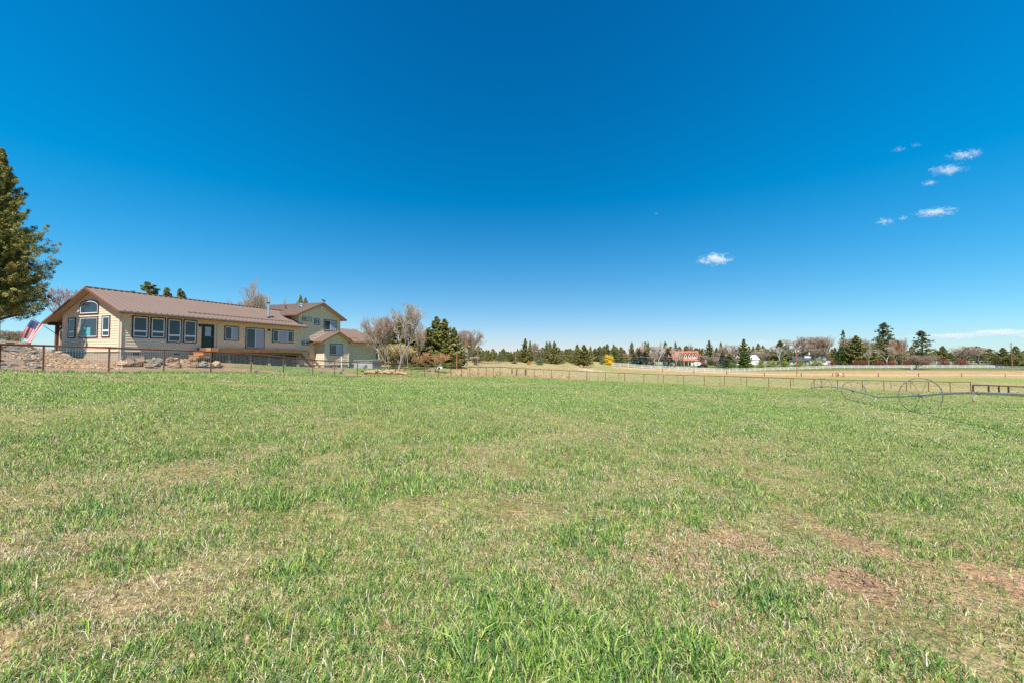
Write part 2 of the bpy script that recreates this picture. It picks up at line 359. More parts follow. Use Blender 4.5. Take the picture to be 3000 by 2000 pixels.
# centre cap
gm_mat = bpy.data.materials.new("field_ground"); gm_mat.use_nodes = True; n_ = gm_mat.node_tree; b_ = n_.nodes['Principled BSDF']
b_.inputs['Roughness'].default_value = 1.0; b_.inputs['Specular IOR Level'].default_value = 0.1
at_ = n_.nodes.new("ShaderNodeAttribute"); at_.attribute_name = "col"; tc_ = n_.nodes.new("ShaderNodeTexCoord")
def mixn(a, bsock, fac, blend='MULTIPLY'):
    m_ = n_.nodes.new("ShaderNodeMix"); m_.data_type = 'RGBA'; m_.blend_type = blend; m_.inputs[0].default_value = fac
    n_.links.new(a, m_.inputs[6]); n_.links.new(bsock, m_.inputs[7]); return m_.outputs[2]
cur = at_.outputs['Color']
for sc_, lo, hi, c0, c1 in ((28, .32, .68, (.50,.47,.44), (1.45,1.42,1.38)), (5.5, .35, .65, (.74,.82,.72), (1.24,1.15,1.2)), (.9, .35, .65, (.86,.92,.86), (1.13,1.08,1.12))):
    nz = n_.nodes.new("ShaderNodeTexNoise"); nz.inputs['Scale'].default_value = sc_; nz.inputs['Detail'].default_value = 5; nz.inputs['Roughness'].default_value = .7
    rp = n_.nodes.new("ShaderNodeValToRGB"); rp.color_ramp.elements[0].position = lo; rp.color_ramp.elements[1].position = hi
    rp.color_ramp.elements[0].color = (*c0, 1); rp.color_ramp.elements[1].color = (*c1, 1)
    n_.links.new(tc_.outputs['Object'], nz.inputs[0]); n_.links.new(nz.outputs['Fac'], rp.inputs[0]); cur = mixn(cur, rp.outputs[0], 1.0)
n_.links.new(cur, b_.inputs['Base Color'])
nb = n_.nodes.new("ShaderNodeTexNoise"); nb.inputs['Scale'].default_value = 18; nb.inputs['Detail'].default_value = 8; bp_ = n_.nodes.new("ShaderNodeBump")
bp_.inputs['Strength'].default_value = .8; bp_.inputs['Distance'].default_value = .09; n_.links.new(tc_.outputs['Object'], nb.inputs[0])
n_.links.new(nb.outputs['Fac'], bp_.inputs['Height']); n_.links.new(bp_.outputs[0], b_.inputs['Normal'])
gobj = link_mesh("ground", gme, gm_mat); tag(gobj, kind='structure', label="grassy field sloping gently down to the right")

# ---------------------------------------------------------------- grass
def scatter_r(N, r0, r1, amin, amax, p):
    """density per area ~ r^-p between r0 and r1"""
    u = rng.random(N); e = 2 - p
    r = (r0 ** e + u * (r1 ** e - r0 ** e)) ** (1 / e) if abs(e) > 1e-6 else r0 * (r1 / r0) ** u
    a = rng.uniform(amin, amax, N); return r * np.sin(a), r * np.cos(a), r
def blades(X, Y, h, w, lean, az, colr, flat=False):
    N = len(X); Z = H(X, Y) - .01
    dx = np.cos(az); dy = np.sin(az)                      # lean direction
    wa = rng.uniform(0, 2 * np.pi, N); wx = np.cos(wa) * w * .5; wy = np.sin(wa) * w * .5
    hm = h * (.10 if flat else .55); lm = lean * (.5 if flat else .35)
    V = np.empty((N, 5, 3), np.float32)
    V[:, 0] = np.column_stack([X - wx, Y - wy, Z]); V[:, 1] = np.column_stack([X + wx, Y + wy, Z])
    mx = X + dx * lm * h; my = Y + dy * lm * h
    V[:, 2] = np.column_stack([mx + wx * .85, my + wy * .85, Z + hm]); V[:, 3] = np.column_stack([mx - wx * .85, my - wy * .85, Z + hm])
    tz = h * (.12 if flat else 1) * np.sqrt(np.clip(1 - (lean * .8) ** 2, .05, 1)); Z = Z + (.012 if flat else 0)
    V[:, 4] = np.column_stack([X + dx * lean * h, Y + dy * lean * h, Z + tz])
    b = np.arange(N)[:, None] * 5
    T = np.concatenate([b + np.array([[0, 1, 2]]), b + np.array([[0, 2, 3]]), b + np.array([[3, 2, 4]])])
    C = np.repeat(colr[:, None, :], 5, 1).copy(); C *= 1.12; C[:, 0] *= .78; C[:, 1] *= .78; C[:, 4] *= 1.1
    return V.reshape(-1, 3), T, C.reshape(-1, 3)
GREENS = np.array([[.10,.215,.04],[.19,.33,.05],[.31,.44,.075],[.06,.15,.04],[.44,.51,.14],[.15,.26,.09]])
STRAWS = np.array([[.66,.54,.36],[.52,.40,.25],[.82,.72,.55],[.38,.24,.15],[.60,.50,.30]])
def grass_field():
    out = []
    am = R(66); NT = 175000
    X0, Y0, r = scatter_r(NT, 1.3, 72, -am, am, 1.93)
    k = 9
    c, g, bare, d, px, hg, edge, lb, dt, md = cover(X0, Y0)
    inside = d < -.1
    cn = fbm(X0 * 4.2 + 11, Y0 * 4.2 - 5, 2); cw = sstep(20, 9, r); cl = (1 - cw) + cw * (.68 + .62 * sstep(.38, .56, cn)); big = sstep(.48, .70, fbm(X0 * 1.3 - 4, Y0 * 1.3 + 8, 3)) * sstep(14, 6, r)
    keep = inside & (rng.random(NT) < cl * np.clip(.50 + .55 * g + edge - .8 * bare, .06, 1))
    X0, Y0, r, g, edge, bare, lb, d, big, cn = [q[keep] for q in (X0, Y0, r, g, edge, bare, lb, d, big, cn)]
    N = len(X0)
    tuft_h = (.76 + .30 * big) * rng.gamma(6, 1/6, N) * (.030 + .036 * g + .035 * edge) * (1 + .8 * (rng.random(N) < .06)) * (1 - .16 * np.clip((5.5 - r) / 3, 0, 1))
    tuft_c = rng.random(N)
    tg = np.clip(g * .70 + .15 + .25 * big + edge - .6 * lb + rng.normal(0, .25, N), 0, 1)
    rep = lambda q: np.repeat(q, k)
    Xk = rep(X0) + rng.normal(0, 1, N * k) * (.018 + .0032 * rep(r)); Yk = rep(Y0) + rng.normal(0, 1, N * k) * (.018 + .0032 * rep(r)) 
    isg = rng.random(N * k) < rep(tg) * .88
    gi = np.clip((rep(tuft_c) * 6 + rng.normal(0, .8, N * k)).astype(int), 0, 5); si = rng.integers(0, 5, N * k)
    C = np.where(isg[:, None], GREENS[gi], STRAWS[si]) * rng.uniform(.8, 1.2, N * k)[:, None]
    C = C * (1 + .0 * rep(r))[:, None]
    hh = rep(tuft_h) * rng.uniform(.55, 1.3, N * k) * np.where(isg, 1, .8) * (1 + rep(r) * .004)
    ww = np.maximum(.0046, .00062 * rep(r)) * (1 + .35 * rep(big)) * rng.uniform(.7, 1.5, N * k) * np.where(isg, 1.15, .8)
    lean = np.clip(rng.beta(2, 2.4, N * k) * 1.15 + np.where(isg, 0, .15), 0, 1.15)
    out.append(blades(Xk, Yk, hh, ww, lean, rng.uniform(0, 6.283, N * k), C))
    # low matted litter everywhere
    NL = 300000
    X, Y, r = scatter_r(NL, 1.3, 45, -am, am, 1.93); c, g, bare, d, *_ = cover(X, Y); kp = (d < 0) & (rng.random(NL) < .62 + .4 * (1 - g) - .25 * bare)
    X, Y, r, g = X[kp], Y[kp], r[kp], g[kp]; N = len(X)
    isg = rng.random(N) < .45 * g
    C = np.where(isg[:, None], GREENS[rng.integers(0, 6, N)], STRAWS[rng.integers(0, 5, N)]) * rng.uniform(.7, 1.25, N)[:, None]
    fl = rng.random(N) < .5
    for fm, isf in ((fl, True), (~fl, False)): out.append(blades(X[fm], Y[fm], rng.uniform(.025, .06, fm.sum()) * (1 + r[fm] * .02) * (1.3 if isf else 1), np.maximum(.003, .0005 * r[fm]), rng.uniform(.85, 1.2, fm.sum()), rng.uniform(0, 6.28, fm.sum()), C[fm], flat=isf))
    # upright cut stubble in patches
    X, Y, r = scatter_r(26000, 1.5, 22, -am, am, 1.9); d = cover(X, Y)[3]; kp = (d < 0) & (fbm(X * 1.3 + 70, Y * 1.3, 3) + rng.normal(0, .04, len(X)) > .56); X, Y, r = X[kp], Y[kp], r[kp]; N = len(X)
    out.append(blades(X, Y, rng.uniform(.03, .075, N), np.maximum(.0036, .0006 * r), rng.uniform(0, .35, N), rng.uniform(0, 6.28, N), np.array([[.50,.33,.21],[.66,.54,.42],[.38,.22,.14],[.72,.62,.50]])[rng.integers(0, 4, N)]))
    # a few long dry stems
    NS = 600
    X, Y, r = scatter_r(NS, 1.5, 40, -am, am, 1.6); d = cover(X, Y)[3]; kp = d < 0; X, Y, r = X[kp], Y[kp], r[kp]; N = len(X)
    out.append(blades(X, Y, rng.uniform(.12, .26, N), np.maximum(.003, .0006 * r), rng.uniform(.1, 1.1, N), rng.uniform(0, 6.28, N), STRAWS[rng.integers(0, 5, N)] * 1.05))
    return out
def merge(parts):
    off = 0; Vs = []; Ts = []; Cs = []
    for v, t, c in parts: Vs.append(v); Ts.append(t + off); Cs.append(c); off += len(v)
    return np.concatenate(Vs), np.concatenate(Ts), np.concatenate(Cs)
v, t, c = merge(grass_field())
go = link_mesh("grass", np_mesh("grass", v, t, c), M['blade']); tag(go, "short green and straw coloured pasture grass covering the foreground field", "grass", kind='stuff')
NC = 26000
X, Y, r = scatter_r(NC, 1.6, 16, -R(62), R(62), 1.9); bare_ = cover(X, Y)[2]; kp = rng.random(NC) < .12 + 1.1 * bare_; X, Y, r = X[kp], Y[kp], r[kp]; N = len(X)
sz = rng.gamma(2.2, .0034, N) + .0010 * r; Z = H(X, Y); octa = np.array([[1,0,0],[-1,0,0],[0,1,0],[0,-1,0],[0,0,.75],[0,0,-.5]]); of = np.array([[0,2,4],[2,1,4],[1,3,4],[3,0,4],[2,0,5],[1,2,5],[3,1,5],[0,3,5]])
Vc = octa[None] * (sz[:, None] * rng.uniform(.6, 1.4, (N, 3)).mean(1, keepdims=True))[:, :, None] * rng.uniform(.6, 1.35, (N, 6, 1)); aa = rng.uniform(0, 6.28, N); ca, sa = np.cos(aa)[:, None], np.sin(aa)[:, None]
Vc = np.stack([Vc[..., 0] * ca - Vc[..., 1] * sa + X[:, None], Vc[..., 0] * sa + Vc[..., 1] * ca + Y[:, None], Vc[..., 2] + Z[:, None] + .002], -1)
Cl = np.array([[.34,.19,.11],[.27,.15,.09],[.40,.27,.17],[.22,.14,.10]])[rng.integers(0, 4, N)]
oc = link_mesh("soil_clods", np_mesh("soil_clods", Vc.reshape(-1, 3), (of[None] + np.arange(N)[:, None, None] * 6).reshape(-1, 3), np.repeat(Cl, 6, 0)), mat("soil_crumbs", attr=True, rough=1.0, spec=.05)); tag(oc, "crumbly reddish soil clods lying between the grass in the foreground", "soil clods", kind='stuff')
# rank tufts beyond the fence: dry tan bunches and green yard grass
parts = []
NT = 26000
X0, Y0, r = scatter_r(NT, 17, 170, R(-60), R(58), 1.6)
c, g, bare, d, px, hg, edge, lb, dt, md = cover(X0, Y0)
hx = (X0 - HC.x) * AX.x + (Y0 - HC.y) * AX.y; hy = (X0 - HC.x) * AY.x + (Y0 - HC.y) * AY.y
near = (d > .35) & (rng.random(NT) < np.where(px < 1330, .85 * hg * (px > 350), .10 + .85 * dt + .12 * g)) & ~((hx > -.5) & (hx < 31) & (hy > -1.5) & (hy < 9))
X0, Y0, r, dt, hg, px = [q[near] for q in (X0, Y0, r, dt, hg, px)]; N = len(X0); k = 8; rep = lambda q: np.repeat(q, k)
tanm = (px > 1300) & (rng.random(N) < .35 + .6 * dt)
Xk = rep(X0) + rng.normal(0, 1, N * k) * (.05 + .002 * rep(r)); Yk = rep(Y0) + rng.normal(0, 1, N * k) * (.05 + .002 * rep(r))
C = np.where(rep(tanm)[:, None], np.array([[.55,.42,.24]]), GREENS[rng.integers(0, 6, N * k)] * .85) * rng.uniform(.75, 1.2, N * k)[:, None]
hh = rep(np.where(tanm, .10 + .32 * dt, .09)) * rng.uniform(.5, 1.3, N * k)
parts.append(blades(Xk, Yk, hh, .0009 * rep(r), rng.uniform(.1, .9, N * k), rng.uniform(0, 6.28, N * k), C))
v, t, c = merge(parts)
go2 = link_mesh("yard_grass", np_mesh("yard_grass", v, t, c), M['blade']); tag(go2, "patchy green and dry tan grass growing beyond the pipe fence", "grass", kind='stuff')

# ---------------------------------------------------------------- tree builders
def rand_unit(N):
    v = rng.normal(size=(N, 3)); return v / np.linalg.norm(v, axis=1)[:, None]
def leaf_mesh(name, P, size, C, up_bias=0.0, elong=1.0):
    """P (N,3) leaf centres; one quad-ish triangle pair each"""
    N = len(P); a = rand_unit(N); a[:, 2] = a[:, 2] * (1 - up_bias) ; a /= np.linalg.norm(a, axis=1)[:, None]
    b = np.cross(a, rand_unit(N)); b /= np.linalg.norm(b, axis=1)[:, None]
    s = (size * rng.uniform(.6, 1.3, N))[:, None]
    V = np.empty((N, 3, 3), np.float32); V[:, 0] = P - a * s * elong; V[:, 1] = P + a * s * .7 * elong + b * s * .6; V[:, 2] = P + a * s * .5 * elong - b * s * .75
    T = np.arange(N * 3).reshape(N, 3); Cc = np.repeat(C[:, None], 3, 1).reshape(-1, 3)
    return np_mesh(name, V.reshape(-1, 3), T, Cc)
def clump_cloud(centres, radii, per, squash=.6):
    """points on/in clumps"""
    C = np.repeat(centres, per, 0); Rr = np.repeat(radii, per); d = rand_unit(len(C)); q = rng.random(len(C)) ** .45
    P = C + d * (Rr * q)[:, None] * np.array([1, 1, squash]); return P
def conifer(H_, Rb, n_clump, per, leaf, colr, tipc=None, cmin=.05, power=.8, irregular=.35, clump_r=.09, squash=.55, twin=0, bulge=False):
    """returns crown mesh data for a tree of height H_ """
    t = rng.random(n_clump) ** .75; z = cmin + t * (1 - cmin)
    prof = (1 - z) ** power if not bulge else np.sin(np.clip((1 - z) * 1.15, 0, 1) ** .7 * math.pi * .62) * .98
    az = rng.uniform(0, 2 * np.pi, n_clump)
    lobes = 1 + irregular * np.sin(az * 3 + z * 9 + rng.random() * 6) * .5 + rng.normal(0, irregular * .35, n_clump)
    rr = Rb * prof * lobes * np.sqrt(rng.uniform(.12, 1.0, n_clump))
    cs = np.column_stack([rr * np.cos(az), rr * np.sin(az), z * H_])
    if twin: cs[:, 0] += np.where(rng.random(n_clump) < .5, 1, -1) * Rb * twin * z; 
    rad = clump_r * H_ * (1.25 - .85 * z) * rng.uniform(.6, 1.3, n_clump)
    P = clump_cloud(cs, rad, per, squash)
    cc = np.repeat(rng.uniform(.62, 1.3, n_clump), per)[:, None]; base = np.array(colr)[rng.integers(0, len(colr), n_clump)].repeat(per, 0)
    C = base * cc * rng.uniform(.8, 1.2, len(P))[:, None]
    if tipc is not None:
        m = (P[:, 2] > H_ * .8) & (rng.random(len(P)) < .75); C[m] = np.array(tipc) * rng.uniform(.7, 1.2, m.sum())[:, None]
    return leaf_mesh("crown", P, leaf, C)
def trunk_mesh(H_, r0, mtl_name=None, lean=0.0, limbs=6, lr=.3, top=.92):
    m = MB(); pts = []; 
    for i in range(7):
        t = i / 6; pts.append((lean * t * H_ + .02 * H_ * math.sin(t * 5), .015 * H_ * math.sin(t * 4 + 1), t * H_ * top - .02 * H_))
    m.tube(pts, [r0 * (1 - .85 * i / 6) for i in range(7)], 7)
    for i in range(limbs):
        t = random.uniform(.25, .85); a = random.uniform(0, 6.28); z = t * H_ * top; L = H_ * lr * (1.05 - t)
        b = (lean * t * H_, 0, z); e = (b[0] + math.cos(a) * L, math.sin(a) * L, z + L * .25)
        m.tube([b, ((b[0]+e[0])/2, (b[1]+e[1])/2, z + L * .2), e], [r0 * .35 * (1 - t * .6), r0 * .2 * (1 - t * .6), .004 * H_], 5, cap=False)
    me = bpy.data.meshes.new("trunk"); me.from_pydata(m.v, [], m.f); me.update(); me.polygons.foreach_set("use_smooth", [True] * len(me.polygons)); return me

def bare_tree(H_, spread=.5, levels=6, r0=.16, stems=1, tw=.012, up=.25, ntw=3, split=(2, 3), col_t=(.40,.34,.30), first=.28, lean=0.0, fan=.5, seed=0):
    rnd = random.Random(seed); T = MB(); tv = []; tf = []
    def seg(p, q, ra, rb, n=5):
        T.tube([p, q], [ra, rb], n, cap=False)
    twigs = []
    def grow(p, d, L, r, lev):
        n = 3 if lev < levels - 2 else 2; q = p
        for i in range(n):
            d = (d + Vector((rnd.gauss(0, .10), rnd.gauss(0, .10), rnd.gauss(0, .07) + up * .10))).normalized()
            q2 = q + d * (L / n); ra = r * (1 - .35 * i / n); rb = r * (1 - .35 * (i + 1) / n)
            if lev <= 2: seg(q, q2, ra, rb, 6 if lev < 2 else 4)
            else: twigs.append((q, q2, max(ra, tw), max(rb, tw)))
            q = q2
            if lev >= 2 and lev < levels and rnd.random() < .55:
                dd = (d + Vector((rnd.gauss(0, fan), rnd.gauss(0, fan), rnd.gauss(.1, .3)))).normalized(); grow(q, dd, L * .55, r * .45, lev + 1 if lev + 1 < levels else levels)
        if lev < levels:
            for k in range(rnd.choice(split) + (1 if lev >= levels - 2 else 0)):
                a = rnd.uniform(0, 6.283); s = spread * rnd.uniform(.6, 1.3)
                perp = d.orthogonal().normalized(); perp.rotate(Matrix.Rotation(a, 3, d))
                dd = (d * math.cos(s) + perp * math.sin(s) + Vector((0, 0, up * .35))).normalized()
                grow(q, dd, L * rnd.uniform(.66, .86), r * .6, lev + 1)
    for s in range(stems):
        a = rnd.uniform(0, 6.28); d = Vector((math.cos(a) * .28 * (stems > 1) + lean, math.sin(a) * .28 * (stems > 1), 1)).normalized()
        grow(Vector((math.cos(a) * r0 * (stems > 1), math.sin(a) * r0 * (stems > 1), -.1)), d, H_ * first, r0 * (1 if stems == 1 else .7), 0)
    # twigs as 3-sided slivers
    P = np.array([[*a, *b, ra, rb] for a, b, ra, rb in twigs]); N = len(P); A = P[:, :3]; B = P[:, 3:6]
    d = B - A; d /= np.linalg.norm(d, axis=1)[:, None] + 1e-9; s1 = np.cross(d, rand_unit(N)); s1 /= np.linalg.norm(s1, axis=1)[:, None] + 1e-9; s2 = np.cross(d, s1)
    V = np.empty((N, 6, 3), np.float32)
    for k in range(3):
        o = s1 * math.cos(k * 2.094) + s2 * math.sin(k * 2.094); V[:, k] = A + o * P[:, 6:7]; V[:, 3 + k] = B + o * P[:, 7:8]
    b = np.arange(N)[:, None] * 6; Q = np.concatenate([b + np.array([[k, (k + 1) % 3, 3 + (k + 1) % 3, 3 + k]]) for k in range(3)])
    Cc = np.repeat((np.array(col_t) * rng.uniform(.75, 1.25, N)[:, None])[:, None], 6, 1).reshape(-1, 3)
    allz = max(V[:, :, 2].max(), 1); sc = H_ / allz; V *= sc
    me = np_mesh("crown", V.reshape(-1, 3), Q, Cc)
    tm = bpy.data.meshes.new("trunk"); tm.from_pydata([tuple(c * sc for c in p) for p in T.v], [], T.f); tm.update(); tm.polygons.foreach_set("use_smooth", [True] * len(tm.polygons))
    return me, tm

def juniper_parts(Hh, Rb, nb, ncl, per, leaf, cr, zmin=.05, jag=.30):
    """ragged juniper: foliage tufts ride on separate limbs that reach different lengths and turn up at their tips"""
    T = MB(); T.tube([(0, 0, -.03 * Hh), (.006 * Hh, 0, Hh * .3), (-.006 * Hh, .006 * Hh, Hh * .6), (0, 0, Hh * .93)], [.025 * Hh, .019 * Hh, .012 * Hh, .003 * Hh], 9)
    cs = []; rs = []; tone = []
    for b in range(nb):
        z = zmin + (1 - zmin) * (b + random.random()) / nb; zz = (z - zmin) / (1 - zmin)
        prof = float(np.interp(zz, [0, .06, .15, .3, .45, .58, .68, .8, .92, 1.0], [.62, .9, 1.0, .97, .84, .62, .46, .27, .12, .03]))
        az = b * 2.399 + random.gauss(0, .35); L = Rb * prof * (1 - jag + jag * 1.25 * random.random() ** .7) if random.random() < .8 else Rb * prof * random.uniform(.45, .75)
        rise = random.uniform(.05, .32) + .35 * zz; tn = random.uniform(.72, 1.2); ca, sa = math.cos(az), math.sin(az)
        z0 = z * Hh - L * rise * .5
        T.tube([(0, 0, z0 - .02 * Hh), (ca * L * .5, sa * L * .5, z0 + L * rise * .45), (ca * L * .95, sa * L * .95, z0 + L * rise)], [.007 * Hh * (1.1 - zz), .004 * Hh * (1.1 - zz), .001 * Hh], 5, cap=False)
        for k in range(ncl):
            t = .28 + .74 * (k + random.random()) / ncl; side = random.gauss(0, .16) * L * (1.15 - t)
            cs.append((ca * L * t - sa * side, sa * L * t + ca * side, z0 + L * rise * t * t + random.gauss(.02, .05) * L + (.10 * L if t > .9 else 0))); rs.append(cr * Rb / 4.3 * random.uniform(.65, 1.25) * (1.15 - .55 * t) * (1.15 - .5 * zz)); tone.append(tn * random.uniform(.85, 1.15))
    for k in range(10): cs.append((random.gauss(0, .012) * Hh, random.gauss(0, .012) * Hh, Hh * (.93 + .065 * k / 10))); rs.append(cr * Rb / 4.3 * .45); tone.append(1)
    cs = np.array(cs); rs = np.array(rs); P = clump_cloud(cs, rs * 1.25, per, 1.0)
    base = np.array([(.235,.235,.06),(.31,.285,.08),(.16,.175,.05),(.38,.33,.105)])[rng.integers(0, 4, len(cs))].repeat(per, 0)
    C = base * np.repeat(np.array(tone), per)[:, None] * rng.uniform(.8, 1.2, len(P))[:, None]
    rust = rng.random(len(cs)) < .004; C[np.repeat(rust, per)] = (.42, .16, .05)
    return P, C, T
JUN = [(.25,.235,.085),(.19,.20,.07),(.31,.27,.10),(.16,.18,.07)]
PON = [(.15,.18,.07),(.20,.21,.08),(.12,.155,.06),(.24,.23,.09)]
SPR = [(.07,.12,.095),(.10,.15,.12),(.055,.10,.07)]
GRN = [(.10,.16,.035),(.14,.19,.04),(.07,.13,.03)]
PROTO = {}; NATW = {}
def proto(kind, crown, trunk, tmat='bark', cmat='leaf', cname="crown"):
    for me, mt in ((crown, cmat), (trunk, tmat)):
        if me is not None and not me.materials: me.materials.append(M[mt])
    co = np.empty(len(crown.vertices) * 3, np.float32); crown.vertices.foreach_get('co', co); co = co.reshape(-1, 3)
    NATW[kind] = 2 * float(np.percentile(np.abs(co[:, 0]), 98.5 if 'ponderosa' in kind else 96.5))
    PROTO[kind] = (crown, trunk, cname)
def plant(kind, name, loc, hgt, wid=None, rz=0.0, label=None, cat='tree', group=None):
    """prototypes are unit-height (1 m) trees scaled to hgt; wid scales the crown width relative to its own proportion"""
    cr, tr, cn = PROTO[kind]; w = wid if wid else 1.0
    o = empty(name, loc, rz); o.scale = (hgt * w, hgt * w, hgt)
    tag(o, label, cat, group)
    c_ = bpy.data.objects.new(cn, cr); col.objects.link(c_); c_.parent = o
    if tr is not None: t_ = bpy.data.objects.new("trunk", tr); col.objects.link(t_); t_.parent = o
    return o
for i in range(4):
    proto(f'juniper{i}', conifer(1, .30 + .05 * (i % 2), 230, 22, .018, JUN, cmin=.04, power=[.55,.7,.45,.85][i], irregular=.5, clump_r=.075, squash=.9, bulge=(i == 2)), trunk_mesh(1, .035))
for i in range(3):
    P_, C_, T_ = juniper_parts(1.0, [.26, .34, .42][i], 62, 11, 26, 0, [.34, .36, .40][i], .04, .5)
    tm_ = bpy.data.meshes.new("trunk"); tm_.from_pydata(T_.v, [], T_.f); tm_.update()
    proto(f'raggedjun{i}', leaf_mesh("crown", P_, .0125, C_, elong=1.3), tm_); KNX = None
for i in range(2):
    proto(f'ponderosa{i}', conifer(1, .26 + .03 * i, 150, 26, .017, PON, cmin=[.26, .12][i], power=.55, irregular=.7, clump_r=.06, squash=.6), trunk_mesh(1, .028, limbs=14, lr=.28))
proto('spruce0', conifer(1, .30, 260, 22, .016, SPR, tipc=(.30,.14,.06), cmin=.03, power=.85, irregular=.18, clump_r=.055, squash=.5), trunk_mesh(1, .03))
proto('spruce1', conifer(1, .30, 240, 22, .017, GRN, tipc=(.26,.17,.06), cmin=.03, power=.75, irregular=.25, clump_r=.06, squash=.6), trunk_mesh(1, .03))
proto('greenfir', conifer(1, .25, 200, 22, .018, GRN, cmin=.04, power=.5, irregular=.3, clump_r=.07, squash=.8), trunk_mesh(1, .03))
def bush_mesh(colr, nc=90, per=26, leaf=.03, flat=.5, cr=.16):
    d = rand_unit(nc); d[:, 2] = np.abs(d[:, 2]); rr = rng.random(nc) ** .5; cs = d * rr[:, None] * np.array([.45, .45, .8]); cs[:, 2] += .08
    P = clump_cloud(cs, rng.uniform(.6, 1.2, nc) * cr, per, .9); P[:, 2] = np.abs(P[:, 2])
    C = np.array(colr)[rng.integers(0, len(colr), nc)].repeat(per, 0) * np.repeat(rng.uniform(.7, 1.25, nc), per)[:, None] * rng.uniform(.8, 1.2, len(P))[:, None]
    return leaf_mesh("crown", P, leaf, C)
proto('sage', bush_mesh([(.19,.20,.11),(.15,.17,.08),(.23,.23,.14)]), None)
proto('greenbush', bush_mesh([(.22,.30,.05),(.17,.25,.05),(.28,.33,.07)]), None)
proto('yellowbush', bush_mesh([(.85,.55,.02),(.75,.47,.02),(.9,.65,.05)]), None)
proto('redbush', bush_mesh([(.30,.10,.07),(.24,.07,.05),(.36,.15,.09)]), None)
proto('ochrebush', bush_mesh([(.52,.30,.06),(.45,.24,.05),(.6,.38,.10)]), None)
proto('olivebush', bush_mesh([(.30,.31,.07),(.25,.26,.06),(.36,.35,.09)]), None)
for i, (cc, kw) in enumerate([((.46,.35,.27), dict(spread=.40, stems=1)), ((.38,.28,.215), dict(spread=.46, stems=3)), ((.44,.335,.25), dict(spread=.34, stems=2)), ((.38,.30,.28), dict(spread=.42, stems=1))]):
    cr, tm = bare_tree(1.0, levels=6, r0=.020, tw=.0013, col_t=cc, seed=20 + i, up=.4, **kw); proto(f'bare{i}', cr, tm, 'barkgrey', 'twig')
cr, tm = bare_tree(1.0, levels=5, r0=.018, tw=.0014, col_t=(.60,.54,.47), seed=31, up=.8, spread=.26, stems=1); proto('birch', cr, tm, 'barkwhite', 'twig')
cr, tm = bare_tree(1.0, levels=5, r0=.018, tw=.0017, col_t=(.52,.28,.15), seed=33, up=.5, spread=.4, stems=4, first=.22); proto('orangebare', cr, tm, 'barkgrey', 'twig')
cr, tm = bare_tree(1.0, levels=6, r0=.016, tw=.0018, col_t=(.44,.24,.16), seed=35, up=.3, spread=.42, stems=2); proto('redbare', cr, tm, 'barkgrey', 'twig')
cr, tm = bare_tree(1.0, levels=5, r0=.02, tw=.0022, col_t=(.58,.47,.24), seed=36, up=.8, spread=.3, stems=5, first=.24); proto('willow', cr, tm, 'barkgrey', 'twig')

cr, tm = bare_tree(1.0, levels=6, r0=.018, tw=.0017, col_t=(.54,.42,.25), seed=41, up=.5, spread=.38, stems=2); proto('goldbare', cr, tm, 'barkgrey', 'twig')
def tree_px(kind, px, Y, top, wpx=None, label=None, name=None, cat='tree', group=None, base=None, natural=None):
    """a tree standing on the ground at column px, distance Y; its height follows from its top"""
    L = at(px, Y); hgt = (EYE + (1043 - top) / F * Y) - L.z
    nat = NATW[kind]
    w = 1.0
    if wpx: w = (wpx * Y / F) / (nat * hgt)
    if group and kind.startswith('juniper'): w *= 1.2
    L.z -= .03 * hgt * (0 if kind in ('sage',) else .3)
    return plant(kind, name or KN.get(kind, 'tree'), L, hgt, min(max(w, .3), 2.6), random.uniform(0, 6.28), label, cat, group)
KN = {'goldbare':'bare_tree','sage':'sagebrush','greenbush':'shrub','yellowbush':'forsythia','redbush':'red_shrub','ochrebush':'shrub','olivebush':'shrub','spruce0':'blue_spruce','spruce1':'spruce','greenfir':'evergreen_tree','birch':'birch_tree','orangebare':'bare_shrub','redbare':'bare_tree','willow':'willow'}
for i in range(4): KN[f'juniper{i}'] = 'juniper_tree'; KN[f'bare{i}'] = 'bare_tree'
for i in range(2): KN[f'ponderosa{i}'] = 'pine_tree'
for i in range(3): KN[f'raggedjun{i}'] = 'juniper_tree'
